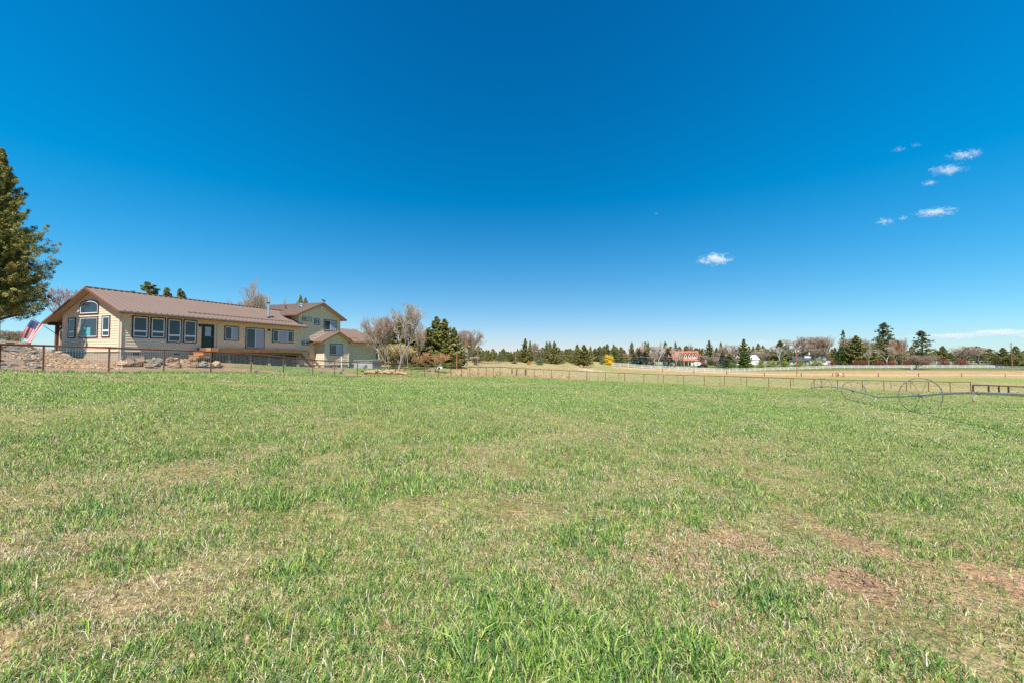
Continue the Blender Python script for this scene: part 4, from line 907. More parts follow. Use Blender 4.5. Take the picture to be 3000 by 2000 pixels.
# inner wire fence: slim steel posts beyond the pipe fence, and three stout wooden posts
wf = empty("wire_fence", (0, 0, 0)); tag(wf, "old wire fence on slim steel stakes standing behind the pipe fence", "fence")
tps = []
for k, px in enumerate([1483, 1592, 1648, 1700, 1752, 1811, 1867, 1928, 1985, 2047, 2108, 2169, 2240, 2322, 2405, 2530, 2607, 2665]):
    Y = 68 - (px - 1483) * .0094; g = at(px, Y); q = MB(); q.box(g.x - .025, g.x + .025, g.y - .02, g.y + .02, g.z - .1, g.z + .95); q.box(g.x - .03, g.x + .03, g.y - .025, g.y + .025, g.z + .95, g.z + 1.05); q.build('stake', M['woodold' if k % 3 else 'galv'], wf); tps.append(g)
q = MB()
for a, b in zip(tps, tps[1:]):
    for h in (.3, .6, .9): q.bar(a + Vector((0, 0, h)), b + Vector((0, 0, h)), .006, .006)
q.build('wire_strands', M['wire'], wf)
for px, Y, top, r_, lb_ in ((1500, 70, 1080, .1, "stout rusty wooden post left of a pair beyond the pipe fence"), (1512, 66, 1081, .09, "leaning wooden post in the middle of three beyond the pipe fence"), (1540, 66, 1081, .14, "thickest wooden post right of the three beyond the pipe fence")):
    g = at(px, Y); z = EYE + (1043 - top) / F * Y; q = MB(); q.tube([(g.x, g.y, g.z - .1), (g.x + (.12 if px == 1512 else 0), g.y, z)], [r_, r_ * .92], 8); tag(q.build('wooden_post', M['rust']), lb_, "post")

# ---------------------------------------------------------------- wheel line in the field
wl = empty("wheel_line", (0, 0, 0)); tag(wl, "aluminium irrigation pipe on large spoked wheels rolling across the pasture", "irrigation line")
path = [(2375,1135.4,47.2),(2386,1133.5,46.3),(2407,1131.8,44),(2430,1131.5,41.5),(2450,1133,39.6),(2473,1137,37.2),(2500,1143.5,33.5),(2530,1150.5,30.2),(2556,1157.5,28),(2573,1162,27),(2610,1161.5,25.4),(2650,1160,23.9),(2697,1157.5,22.5),(2740,1154.3,21),(2800,1150.8,19.3),(2840,1149.8,18.1),(2868,1150,17.4),(2930,1152.5,16.1),(3000,1156,14.8),(3120,1163,13.2),(3262,1172,11.5),(3500,1190,9.5)]
pp = [pt(*p) for p in path]
q = MB(); q.tube(pp, .052, 12); q.build('main_pipe', M['alu'], wl, smooth=True)
def joint(i):
    d = (pp[i + 1] - pp[i - 1]).normalized(); q = MB(); q.tube([pp[i] - d * .14, pp[i] - d * .04, pp[i] + d * .04, pp[i] + d * .14], [.062, .078, .078, .062], 12); return q.build('coupler', M['alu'], wl)
def wheel(i, rot):
    c = pp[i]; d = (pp[min(i + 1, len(pp) - 1)] - pp[i - 1]); d.z = 0; d.normalize(); e = Vector((0, 0, 1)).cross(d).normalized(); zz = Vector((0, 0, 1)); gz = h1(c.x, c.y); Rw = c.z - gz + .01
    ring_ = [c + (e * math.cos(a) + zz * math.sin(a)) * Rw for a in [2 * math.pi * k / 48 for k in range(49)]]
    m = MB(); m.tube(ring_, .030, 7, cap=False)
    for k in range(3): a = 2 * math.pi * k / 3 + rot; pz = c + (e * math.cos(a) + zz * math.sin(a)) * Rw; t_ = (e * -math.sin(a) + zz * math.cos(a)) * .05; m.tube([pz - t_, pz + t_], .034, 8)
    w = m.build('wheel', M['steel'], wl, smooth=True)
    h = MB(); h.tube([c - d * .09, c + d * .09], [.10, .10], 12); h.build('hub', M['steel'], w)
    for k in range(8): a = rot + 2 * math.pi * k / 8; h = MB(); h.tube([c + (e * math.cos(a) + zz * math.sin(a)) * .08, c + (e * math.cos(a) + zz * math.sin(a)) * (Rw - .01)], .012, 5); h.build('spoke', M['steel'], w)
for i, r_ in ((2, .1), (6, .3), (12, .45), (20, .2)): wheel(i, r_)
for i, sx in ((4, 1), (9, -1), (16, -1)):
    joint(i); c = pp[i]; q = MB(); e = Vector((sx * .28, -.05, -.22)); q.tube([c, c + e], .018, 6); q.tube([c + e + Vector((0, 0, .06)), c + e - Vector((0, 0, .08))], [.03, .045], 8); s_ = q.build('sprinkler', M['alu'], wl)
    q = MB(); q.tube([c + e - Vector((0, 0, .07)), c + e - Vector((0, 0, .15))], [.032, .02], 8); q.bar(c + e + Vector((-.12, 0, .03)), c + e + Vector((.04, 0, 0)), .02, .02); q.build('nozzle', M['orange'], s_)
for i in (6, 12): joint(i)
# the distant wheel line
w2 = empty("wheel_line", (0, 0, 0)); tag(w2, "distant thin pale irrigation pipe on many small wheels before the dry meadow", "irrigation line")
wpx = [1795, 1840, 1941, 2032, 2128, 2238, 2346, 2438, 2571, 2689, 2815, 2942, 3060]
hubs = []
for px in wpx: g = at(px, 166); hubs.append(g + Vector((0, 0, .74)))
q = MB(); q.tube(hubs, .06, 6); q.build('main_pipe', M['white'], w2, smooth=True)
for c, px in list(zip(hubs, wpx))[2:]:
    m = MB(); tilt = R(15 + (px - 1900) * .03); e = Vector((math.sin(tilt), math.cos(tilt), 0)); zz = Vector((0, 0, 1))
    m.tube([c + (e * math.cos(a) + zz * math.sin(a)) * .78 for a in [2 * math.pi * k / 20 for k in range(21)]], .06, 5, cap=False); w = m.build('wheel', M['rust'], w2)
    for k in range(4): a = math.pi * k / 4; h = MB(); h.bar(c - (e * math.cos(a) + zz * math.sin(a)) * .76, c + (e * math.cos(a) + zz * math.sin(a)) * .76, .03, .03); h.build('spoke', M['rust'], w)
g = at(2459, 165); mv = empty("line_mover", g); tag(mv, "orange and white engine cart on wheels amid the distant irrigation pipe", "cart")
q = MB(); q.box(-.9, .9, -.5, .5, .55, .8); q.build('frame', M['orange'], mv)
q = MB(); q.box(-.5, .45, -.4, .4, .8, 1.35); q.build('engine_cover', M['white'], mv)
for x in (-1.15, 1.15):
    q = MB(); q.tube([Vector((x + .12 * math.cos(a) , math.cos(a) * .7, .75 + .75 * math.sin(a))) for a in [2 * math.pi * k / 16 for k in range(17)]], .08, 5, cap=False); q.bar((x, -.7, .75), (x, .7, .75), .05, .05); q.bar((x, 0, 0.02), (x, 0, 1.48), .05, .05); q.build('wheel', M['rust'], mv)

# ---------------------------------------------------------------- white rail fences
def rail_fence(line, hgt, label, rails=3, pw=.13, gap=2.45, name="white_rail_fence"):
    f = empty(name, (0, 0, 0)); tag(f, label, "fence"); pts = [at(px, Y) for px, Y in line]; posts = []
    for a, b in zip(pts, pts[1:]):
        n = max(1, int(round((b - a).length / gap)))
        for k in range(n): p = a.lerp(b, k / n); p.z = h1(p.x, p.y); posts.append(p)
    posts.append(pts[-1])
    if len(posts) > 99:
        idx = np.linspace(0, len(posts) - 1, 99).astype(int); posts = [posts[i] for i in sorted(set(idx))]
    for p in posts: q = MB(); q.box(p.x - pw / 2, p.x + pw / 2, p.y - pw / 2, p.y + pw / 2, p.z - .1, p.z + hgt); q.build('post', M['white'], f)
    for r_ in range(rails):
        q = MB(); z = hgt * (.28 + .62 * r_ / (rails - 1))
        for a, b in zip(posts, posts[1:]): q.bar(a + Vector((0, 0, z)), b + Vector((0, 0, z)), .06, .15)
        q.build('rail', M['white'], f)
    return f
rail_fence([(1793, 200), (1840, 200), (1880, 196), (1960, 193), (2090, 191), (2180, 197), (2240, 204), (2330, 209), (2450, 214), (2600, 217), (2760, 219), (2912, 221)], 1.5, "long white three rail fence between the dry meadow and the far gardens", gap=4.2)
rail_fence([(2885, 230), (2912, 222), (2950, 214), (3000, 207), (3060, 200)], 1.4, "white rail fence curving along the road at the far right edge", rails=2, gap=3.2)
rail_fence([(2490, 262), (2600, 262), (2700, 262), (2785, 262)], 1.9, "white paddock fence behind the long front one below the tall pine", gap=4.5)
rail_fence([(2790, 265), (2870, 268), (2960, 262), (3020, 255)], 1.9, "sparse white fence in front of the rounded trees at the far right", rails=2, gap=5)
rail_fence([(1778, 245), (1820, 243), (1860, 242)], 1.5, "white fence behind the left end of the long one near the yellow bush", gap=4)
rail_fence([(1900, 240), (1935, 240), (1975, 240)], 1.9, "white fence section half hidden between two blue spruces", gap=4)
rail_fence([(2237, 262), (2300, 262)], 2.2, "white fence section behind the green shrubs right of the white barn", gap=5)
# dark stakes fence in mid distance
rail_fence([(1400, 128), (1440, 135), (1470, 140)], 1.1, "dark stake fence in the middle distance by the leaning stump", rails=2, pw=.16, gap=2.2, name="stake_fence")
for ch in list(bpy.data.objects['stake_fence'].children): ch.data.materials.clear(); ch.data.materials.append(M['woodold'])

# ---------------------------------------------------------------- poles
def pole(px, Y, top, label, r_=.14, mtl='pole', arm=False):
    g = at(px, Y); z = EYE + (1043 - top) / F * Y; o = empty("utility_pole", g); tag(o, label, "utility pole"); h = z - g.z
    q = MB(); q.tube([(0, 0, -.2), (0, 0, h)], [r_, r_ * .75], 8); q.build('pole', M[mtl], o)
    if arm: q = MB(); q.bar((-1.3, 0, h - .7), (1.0, 0, h - .9), .12, .12); q.build('crossarm', M['woodold'], o); q = MB(); q.tube([(-.45, 0, h - 2.6), (-.45, 0, h - 1.9)], .28, 10); q.build('transformer', M['grey'], o)
    return Vector((g.x, g.y, z))
pA = pole(1400, 118, 1020, "brown utility pole standing beside the gnarled stump", .13)
pB = pole(1510, 150, 1029, "brown utility pole rising behind the round dark bush", .17)
pC = pole(1338, 68, 1029, "bright orange brown pole right of the big juniper", .10)
pD = pole(2333, 168, 1018, "reddish utility pole in front of the blue grey house", .17)
pE = pole(2588, 250, 1034, "short orange pole below the tall pine", .2)
pF = pole(2963, 240, 1003, "utility pole with crossarm and transformer at the far right", .24, 'pole', True)
wr = MB()
def wire(a, b, sag, r_=.02):
    wr.tube([a.lerp(b, k / 12) - Vector((0, 0, sag * 4 * (k / 12) * (1 - k / 12))) for k in range(13)], r_, 4, cap=False)
d_ = Vector((0, 0, .3)); wire(pA - d_, pB - d_, 1.0); wire(pB - d_, pD - d_, 2.5); wire(pD - d_, pF - d_ * 3, 3); wire(pF - d_ * 3, pF + Vector((60, -20, -1)), 1)
tag(wr.build('overhead_wire', M['wire']), "thin power line strung between the distant utility poles", "wire")

# ---------------------------------------------------------------- far buildings
def local(o, fn): fn(o)
def gabled(o, x0, x1, y0, y1, h, rh, wallm, roofm, over=.4, ridge='x'):
    q = MB(); q.box(x0, x1, y0, y1, -1, h)
    if ridge == 'x':
        ym = (y0 + y1) / 2
        for x in (x0 + .01, x1 - .01): q.add([(x, y0, h), (x, y1, h), (x, ym, h + rh)], [(0, 1, 2)])
        q.build('wall', M[wallm], o); m = MB(); s = rh / (ym - y0)
        m.add([(x0 - over, y0 - over, h - over * s), (x1 + over, y0 - over, h - over * s), (x1 + over, ym, h + rh), (x0 - over, ym, h + rh), (x0 - over, y1 + over, h - over * s), (x1 + over, y1 + over, h - over * s)] + [(x0 - over, y0 - over, h - over * s + .2), (x1 + over, y0 - over, h - over * s + .2), (x1 + over, ym, h + rh + .2), (x0 - over, ym, h + rh + .2), (x0 - over, y1 + over, h - over * s + .2), (x1 + over, y1 + over, h - over * s + .2)],
              [(0,1,2,3),(3,2,5,4),(6,9,8,7),(9,10,11,8),(0,6,7,1),(4,5,11,10),(0,3,9,6),(3,4,10,9),(1,7,8,2),(2,8,11,5)])
    else:
        xm = (x0 + x1) / 2
        for y in (y0 + .01, y1 - .01): q.add([(x0, y, h), (x1, y, h), (xm, y, h + rh)], [(0, 1, 2)])
        q.build('wall', M[wallm], o); m = MB(); s = rh / (xm - x0)
        a = [(x0 - over, y0 - over, h - over * s), (xm, y0 - over, h + rh), (x1 + over, y0 - over, h - over * s), (x0 - over, y1 + over, h - over * s), (xm, y1 + over, h + rh), (x1 + over, y1 + over, h - over * s)]
        a = a + [(x, y, z + .2) for x, y, z in a]
        m.add(a, [(0,1,4,3),(1,2,5,4),(6,9,10,7),(7,10,11,8),(0,6,7,1),(1,7,8,2),(3,4,10,9),(4,5,11,10),(0,3,9,6),(2,8,11,5)])
    m.build('roof', M[roofm], o)
def wins(o, lst, y, mtl='glass', name='window'):
    for x, z, w, h in lst: q = MB(); q.box(x - w / 2, x + w / 2, y - .05, y - .01, z, z + h); wo = q.build(name, M[mtl], o)
# villa with orange-red tile roof: 0.2 m per photo pixel at Y = 250
g = at(2012, 252); vl = empty("tiled_villa", g); tag(vl, "cream villa with orange red tiled roof and row of pointed dormers", "house")
gabled(vl, -10, 9.0, 3.5, 11, 5.0, 3.4, 'cream', 'redtile', .4)
m = MB(); m.add([(-13, .2, 2.95), (10.2, .2, 2.95), (8.6, 3.5, 4.5), (-13, 3.5, 4.5), (-13, .2, 2.75), (10.2, .2, 2.75), (8.6, 3.5, 4.3), (-13, 3.5, 4.3)], [(0,1,2,3),(7,6,5,4),(0,4,5,1),(1,5,6,2),(3,2,6,7),(0,3,7,4)]); m.add([(10.2, .2, 2.95), (10.2, 11, 2.95), (8.4, 11, 6.2), (8.4, 3.5, 6.2)], [(0, 1, 2, 3)]); m.build('porch_roof', M['redtile'], vl)
m = MB(); m.box(3.0, 9.3, 1.0, 3.6, -1, 2.8); m.box(-12, -5, 2.6, 3.6, -1, 2.8); m.build('wall', M['cream'], vl)
for x in (-6, -3.5, -1.5, 1.0, 2.6, 9.8): q = MB(); q.box(x - .1, x + .1, .4, .6, -.3, 2.8); q.build('porch_post', M['cream'], vl)
for x in (-2.4, .4, 2.9, 5.0, 6.6):
    dm = MB(); dm.box(x - .8, x + .8, 2.9, 6, 4.3, 6.4); dm.add([(x - .8, 2.9, 6.2), (x + .8, 2.9, 6.2), (x, 2.9, 7.5)], [(0, 1, 2)]); d0 = dm.build('dormer', M['cream'], vl)
    rm = MB()
    for s in (-1, 1): rm.add([(x, 2.5, 7.6), (x + s * 1.15, 2.5, 5.9), (x + s * 1.15, 7.2, 5.9), (x, 7.2, 7.6), (x, 2.5, 7.75), (x + s * 1.15, 2.5, 6.05), (x + s * 1.15, 7.2, 6.05), (x, 7.2, 7.75)], [(0,1,2,3),(4,7,6,5),(0,4,5,1),(1,5,6,2)])
    rm.build('dormer_roof', M['redtile'], d0); rm = MB(); rm.box(x - .4, x + .4, 2.84, 2.89, 4.9, 6.1); rm.build('dormer_window', M['glass'], d0)
wins(vl, [(-4.4, .2, 1.2, 1.9), (-.3, .2, 1.6, 2.0)], 2.6 if False else 3.5); wins(vl, [(-9, .9, 1.2, 1.3)], 2.6)
# blue-grey house
g = at(2368, 262); bh = empty("grey_roofed_house", g); tag(bh, "low pale blue house with dark grey roof and small upper gable", "house")
gabled(bh, -11.5, 12, 0, 9, 2.6, 2.3, 'bluegrey', 'shingle', .6)
gabled(bh, 4.5, 10.5, -.2, 6, 5.1, 1.5, 'bluegrey', 'shingle', .5, 'y'); m = MB(); m.box(-.7, 4.2, 2.5, 6, 3.6, 5.8); m.build('upper_wall', M['whitewall'], bh); m = MB(); m.box(-1.1, 4.4, 2.1, 6.4, 5.8, 6.0); m.build('upper_roof', M['shingle'], bh)
m = MB(); m.box(0, 12.4, -1.5, -.02, -1, 2.3); m.build('white_extension', M['whitewall'], bh); m = MB(); m.box(7, 9.5, -1.56, -1.51, 1.5, 2.2); m.build('window', M['trim'], bh)
wins(bh, [(-9, .6, .9, 1.2), (-5, -.2, 3.4, 1.9), (-2, .3, 1.2, 1.5)], 0); wins(bh, [(7.5, 5.2, .9, .9)], -.2)
m = MB(); m.box(3, 3.8, 4, 4.8, 5.9, 7.6); m.build('chimney', M['whitewall'], bh)
# white barn
g = at(2208, 262); wb = empty("white_barn", g); tag(wb, "bright white barn with a pale metal roof behind the white fence", "barn")
gabled(wb, -3.2, 3.2, 0, 7, 3.3, 2.4, 'whitewall', 'whitewall', .3); wins(wb, [(1.2, .8, 1.0, 1.2)], 0, 'bluegrey')
g = at(2168, 268); wb = empty("white_shed", g); tag(wb, "small white shed partly hidden left of the tall juniper and barn", "shed"); gabled(wb, -2.4, 2.6, 0, 5, 2.8, 2.6, 'whitewall', 'whitewall', .3); wins(wb, [(-.8, .8, .8, 1)], 0, 'bluegrey')
g = at(2074, 300); wb = empty("pale_shed", g); tag(wb, "pale flat building right of the villa and above the red shed", "shed"); gabled(wb, -2, 4, 0, 5, 2.9, 1.0, 'whitewall', 'greyroof', .3); wins(wb, [(0, 1, .8, 1)], 0)
# house on the rise with twin gables
g = at(1906, 330); gh = empty("gabled_house", g); tag(gh, "grey roofed house with two pale gables on the rise behind the spruces", "house")
gabled(gh, -6, 9, 3, 11, 6.5, 4.5, 'cream', 'greyroof', .6); gabled(gh, -3.6, 2.0, 0, 4, 6.2, 3.2, 'cream', 'greyroof', .5, 'y'); gabled(gh, 3.6, 8, 0, 4, 6.2, 2.6, 'cream', 'greyroof', .5, 'y'); wins(gh, [(-.8, 4.2, 1.2, 1.4), (5.8, 4.2, 1.2, 1.4)], 0)
# red shed
g = at(2058, 245); rs = empty("red_shed", g); tag(rs, "small red shed with gable roof beside the dark pickup", "shed"); gabled(rs, -1.3, 1.3, 0, 2.4, 1.6, .8, 'red', 'red', .2, 'y'); wins(rs, [(0, .1, 1.0, 1.3)], 0, 'trim', 'door')
# pergola
g = at(2630, 255); pg = empty("timber_frame", g); tag(pg, "orange timber goal shaped frame between the tall pines", "frame")
for x in (-2.1, 2.1): q = MB(); q.box(x - .2, x + .2, -.2, .2, -.2, 3.7); q.build('post', M['woodlit'], pg)
q = MB(); q.box(-2.3, 2.3, -.15, .15, 3.7, 4.0); q.build('beam', M['woodold'], pg)
# parked pickup
g = at(2058, 228); ve = empty("parked_pickup", g, .12); tag(ve, "dark parked pickup truck in front of the red shed", "pickup truck")
q = MB(); prof = [(-2.7, .45), (-2.7, 1.05), (-1.0, 1.1), (-.7, 1.75), (.75, 1.78), (1.35, 1.15), (2.5, 1.0), (2.65, .45)]
q.add([(x, -.9, z) for x, z in prof] + [(x, .9, z) for x, z in prof], [tuple(range(8)), tuple(8 + i for i in reversed(range(8)))] + [(i, (i + 1) % 8, 8 + (i + 1) % 8, 8 + i) for i in range(8)]); q.build('body', M['carpaint'], ve)
q = MB(); q.box(-.55, .55, -.92, -.91, 1.2, 1.6); q.build('side_window', M['glass'], ve)
for x in (-1.75, 1.7):
    for y in (-.85, .85): q = MB(); q.tube([(x, y - .12, .38), (x, y + .12, .38)], .4, 14); q.build('wheel', M['tyre'], ve)
# camper
g = at(2042, 236); cp = empty("white_camper", g); tag(cp, "rounded white camper trailer parked between villa and red shed", "camper")
q = MB(); pr = [(-1.9, .5), (-2.0, 1.4), (-1.5, 2.3), (-.6, 2.7), (.6, 2.65), (1.5, 2.2), (2.0, 1.2), (1.9, .5)]; q.add([(x, -1, z) for x, z in pr] + [(x, 1, z) for x, z in pr], [tuple(range(8)), tuple(8 + i for i in reversed(range(8)))] + [(i, (i + 1) % 8, 8 + (i + 1) % 8, 8 + i) for i in range(8)]); q.build('body', M['whitewall'], cp)
q = MB(); q.box(-.8, .2, -1.03, -1.01, 1.4, 1.9); q.build('window', M['glass'], cp)
q = MB(); q.tube([(0, -1.02, .35), (0, -.8, .35)], .35, 12); q.build('wheel', M['tyre'], cp)
# white domed hut near the big juniper
g = at(1289, 64); q = MB()
for j in range(6):
    for i in range(16): pass
dv = []; df = []
for j in range(7):
    ph = j / 6 * math.pi / 2
    for i in range(20): th = 2 * math.pi * i / 20; dv.append((.42 * math.cos(ph) ** .7 * math.cos(th) if j < 6 else 0.001 * math.cos(th), .42 * math.cos(ph) ** .7 * math.sin(th) if j < 6 else 0.001 * math.sin(th), .5 * math.sin(ph)))
for j in range(6):
    for i in range(20): df.append((j * 20 + i, j * 20 + (i + 1) % 20, (j + 1) * 20 + (i + 1) % 20, (j + 1) * 20 + i))
hut = empty("domed_hut", g); tag(hut, "small white domed hut under the big twin topped juniper", "hut"); q.add(dv, df); q.build('shell', M['whitewall'], hut, smooth=True)
q = MB(); q.box(-.13, .13, -.46, -.36, 0, .26); q.build('opening', M['black'], hut)
# little blue barrel by the small bare tree
g = at(2668, 205); q = MB(); q.tube([(0, 0, 0), (0, 0, .15), (0, 0, .75), (0, 0, .9)], [.38, .44, .44, .38], 14); o = q.build('barrel', M['bluegrey']); o.location = g; tag(o, "blue grey barrel at the foot of the small bare tree", "barrel")
# road at far right
rp2 = [(2830, 245), (2900, 236), (2960, 224), (3020, 212), (3100, 200)]
vs = []; 
for px, Y in rp2:
    for dy in (-4, 4): p = at(px, Y + dy); vs.append((p.x, p.y, p.z + .12))
q = MB(); q.add(vs, [(2 * i, 2 * i + 2, 2 * i + 3, 2 * i + 1) for i in range(len(rp2) - 1)]); tag(q.build('road', M['asphalt']), kind='structure', label="grey asphalt road curving past the right hand white fence")

# ---------------------------------------------------------------- rocks
def rock_mesh(seed, flat=.65, sub=3, rough=.35):
    import bmesh
    bm = bmesh.new(); bmesh.ops.create_icosphere(bm, subdivisions=sub, radius=1.0); r_ = random.Random(seed)
    planes = [(Vector((r_.gauss(0, 1), r_.gauss(0, 1), r_.gauss(0, .8))).normalized(), r_.uniform(.5, .92)) for _ in range(18)]
    for v in bm.verts:
        n_ = v.co.normalized(); s = 1.0
        for pn, pd in planes:
            dd = n_.dot(pn)
            if dd > 1e-3: s = min(s, pd / dd)
        s *= 1 + rough * .25 * (math.sin(n_.x * 7 + seed) * math.sin(n_.y * 6 + 1.3 * seed) + .6 * math.sin(n_.z * 11 + seed))
        v.co = n_ * s * Vector((1, .85, flat))[0] if False else Vector((n_.x * s, n_.y * s * .85, n_.z * s * flat))
    me = bpy.data.meshes.new("boulder"); bm.to_mesh(me); bm.free(); return me
RK = {}
for mk in ('rock', 'rockgrey', 'rocktan'):
    for i in range(5): me = rock_mesh(i * 7 + len(mk), [.6, .75, .5, .85, .65][i]); me.materials.append(M[mk]); RK[mk, i] = me
def rock(loc, s, mk, label, group, rz=None, sz=1.0, sink=.3):
    o = bpy.data.objects.new("boulder", RK[mk, random.randrange(5)]); col.objects.link(o)
    o.location = (loc.x, loc.y, loc.z + s * sz * .6 - s * sink); o.scale = (s, s, s * sz); o.rotation_euler = (random.uniform(-.25, .25), random.uniform(-.25, .25), random.uniform(0, 6.28) if rz is None else rz)
    return tag(o, label, "boulder", group)
# dark lava outcrop on the left
rl = random.Random(3)
for px, Y, s, sz, mk in [(8, 27.6, .95, .75, 'rock'), (-25, 26, 1.2, .7, 'rock'), (30, 28.4, .7, .6, 'rockgrey')] + [(rl.uniform(-60, 110), rl.uniform(22.8, 28.5), rl.uniform(.35, .85), rl.uniform(.4, .7), rl.choice(['rock', 'rock', 'rockgrey'])) for _ in range(34)] + [(rl.uniform(90, 200), rl.uniform(26.5, 29.5), rl.uniform(.25, .5), .5, rl.choice(['rock', 'rocktan'])) for _ in range(10)]:
    rock(at(px, Y), s, mk, "dark brown lava boulder in the outcrop left of the house", "lava boulders left of the house", sz=sz, sink=.35)
rock(at(122, 30.5), .55, 'rock', "round brown boulder on the skyline right of the flag", "skyline boulders", sink=.0); rock(at(160, 31.2), .6, 'rocktan', "round boulder at the foot of the porch post", "skyline boulders", sink=.05)
# rock bank in front of the long wall
rr = random.Random(5)
for i in range(84):
    px = 340 + 300 * (i + rr.random()) / 84; t = rr.random(); Y = 25.8 + (px - 345) * .0125 + 2.6 * t; s = rr.uniform(.16, .42) * (1.15 if t < .5 else .9)
    rock(at(px, Y), s, rr.choice(['rock', 'rocktan', 'rockgrey', 'rock', 'rock']), "angular boulder in the rock bank below the long house wall", "boulders of the bank below the house wall", sz=rr.uniform(.7, 1.1), sink=.2)
for i in range(30):
    p = hw(.4 + 5.2 * (i + rr.random()) / 30, -rr.uniform(.45, 1.5), 0); p.z = h1(p.x, p.y)
    rock(p, rr.uniform(.16, .36), rr.choice(['rock', 'rocktan', 'rockgrey', 'rocktan']), "angular boulder in the rock bank below the long house wall", "boulders of the bank below the house wall", sz=rr.uniform(.8, 1.1), sink=.0)
for px, Y, s, mk, l in ((462, 28.3, .52, 'rockgrey', "large pale rounded boulder on top of the rock bank"), (415, 27.0, .48, 'rocktan', "tan slab boulder leaning in the rock bank"), (598, 29.5, .5, 'rock', "brown boulder below the deck steps"), (640, 30.5, .42, 'rock', "brown boulder right of the fourth fence post by the deck shadow"), (440, 26.2, .45, 'rock', "wide brown boulder low in the rock bank"), (520, 27.6, .5, 'rock', "broad brown boulder low in the bank under the third tall window")): rock(at(px, Y), s, mk, l, None, sz=.85, sink=.15)
# boulder row by the hot tub
for i in range(17):
    px = 1072 + 118 * i / 16; s = rr.uniform(.30, .46); rock(at(px, 42.2 + .5 * (i % 3) + (px - 1072) * .04), s, 'rocktan', "golden boulder in the row beside the hot tub", "golden boulders in a row by the hot tub", sz=rr.uniform(.8, 1.1), sink=.2)
for px, Y, s in ((1073, 41.5, .3), (1000, 40, .22), (940, 38.2, .22), (1062, 44, .25), (1004, 43, .25), (752, 30.2, .16), (1352, 57, .2), (1450, 60, .22), (905, 37, .14), (820, 34.2, .14)): rock(at(px, Y), s, 'rockgrey', "small grey rock lying in the yard grass behind the pipe fence", "scattered small yard rocks", sink=.1)
# gravelly rubble slope: too many small stones to count
rs_ = [rock_mesh(90 + i, .6, 1) for i in range(4)]; base_rocks = []
for me in rs_:
    v = np.empty(len(me.vertices) * 3, np.float32); me.vertices.foreach_get("co", v); v = v.reshape(-1, 3); f = np.array([p.vertices[:] for p in me.polygons]); base_rocks.append((v, f))
VV, FF, CCc = [], [], []; off = 0
def stone(x, y, z, s, c):
    global off
    v, f = base_rocks[rng.integers(0, 4)]; a = rng.uniform(0, 6.28); ca, sa = math.cos(a), math.sin(a); v2 = v * s * rng.uniform(.7, 1.3, 3); v2 = np.column_stack([v2[:, 0] * ca - v2[:, 1] * sa, v2[:, 0] * sa + v2[:, 1] * ca, v2[:, 2]])
    VV.append(v2 + np.array([x, y, z])); FF.append(f + off); CCc.append(np.repeat([c], len(v), 0)); off += len(v)
n1 = 1500; PX = rng.uniform(40, 360, n1); YY = 24.2 + 3.6 * rng.random(n1) ** 1.2 + (PX - 200) * .002; n2 = 800; PX = np.concatenate([PX, rng.uniform(340, 640, n2)]); YY = np.concatenate([YY, 26 + (PX[n1:] - 345) * .0125 + 3.0 * rng.random(n2)])
n3 = 260; PX = np.concatenate([PX, rng.uniform(940, 1290, n3)]); YY = np.concatenate([YY, rng.uniform(44, 52, n3)]); 
XX = (PX - 1500) / F * YY; ZZ = H(XX, YY); tanc = np.array([[.43,.27,.13],[.36,.21,.10],[.28,.18,.11],[.20,.175,.16],[.46,.34,.21]])
for x, y, z, p in zip(XX, YY, ZZ, PX):
    s = rng.uniform(.045, .16) * (1.0 if p < 360 else .75); cc = tanc[rng.choice(5, p=[.3, .25, .2, .13, .12]) if p < 360 else rng.integers(0, 5)] * rng.uniform(.8, 1.15); stone(x, y, z + s * .15, s, cc)
ro = link_mesh("rubble_slope", np_mesh("rubble_slope", np.concatenate(VV), np.concatenate(FF), np.concatenate(CCc)), M['rubble']); tag(ro, "loose tan rubble stones covering the bank below the house", "rubble", kind='stuff')

# ---------------------------------------------------------------- trees near the house
def big_juniper(loc, Hh, Rb, label="tall dense olive juniper at the left edge beside the house"):
    P, C, T = juniper_parts(Hh, Rb, 175, 18, 66, .045, .33, .17)
    o = empty("juniper_tree", loc); tag(o, label, "tree"); link_mesh('crown', leaf_mesh('crown', P, .045, C, elong=1.3), M['leaf'], o); T.build('trunk', M['bark'], o, smooth=True); return o
TL = at(-24, 34.6); TL.z -= .2
big_juniper(TL, 18.6 - TL.z, 3.85)
big_juniper(at(-44, 28.0), 13.3, 2.1, "added slimmer juniper in front of the tall one, shading the gable")  # added tree, placed to cast dappled shade on the gable wall
tree_px('bare3', 172, 46, 826, 150, "bare purple twigged tree behind the left roof slope")
tree_px('bare1', 36, 48, 962, 70, "low bare leafless tree on the skyline left of the flag")
tree_px('sage', 14, 40, 968, 60, "olive scrub bush on the skyline at the left edge", cat='bush')
tree_px('ponderosa0', 428, 62, 826, 125, "flat topped juniper crown showing above the ridge behind the long roof", name='juniper_tree')
tree_px('ponderosa1', 484, 66, 842, 80, "small juniper crown between two others above the long roof ridge", name='juniper_tree'); tree_px('ponderosa0', 524, 64, 846, 62, "sparser juniper top above the roof ridge right of two others", name='juniper_tree')
tree_px('bare2', 778, 70, 812, 105, "wide bare tree rising behind the chimney flue")
tree_px('bare3', 718, 74, 862, 70, "thin bare tree behind the roof left of the chimney flue")
tree_px('bare2', 848, 76, 866, 34, "slender bare tree behind the roof right of the chimney flue")
tree_px('juniper0', 878, 74, 868, 34, "narrow juniper top left of the two storey gable"); tree_px('juniper2', 893, 75, 874, 30, "rounded juniper top nearest the two storey gable")
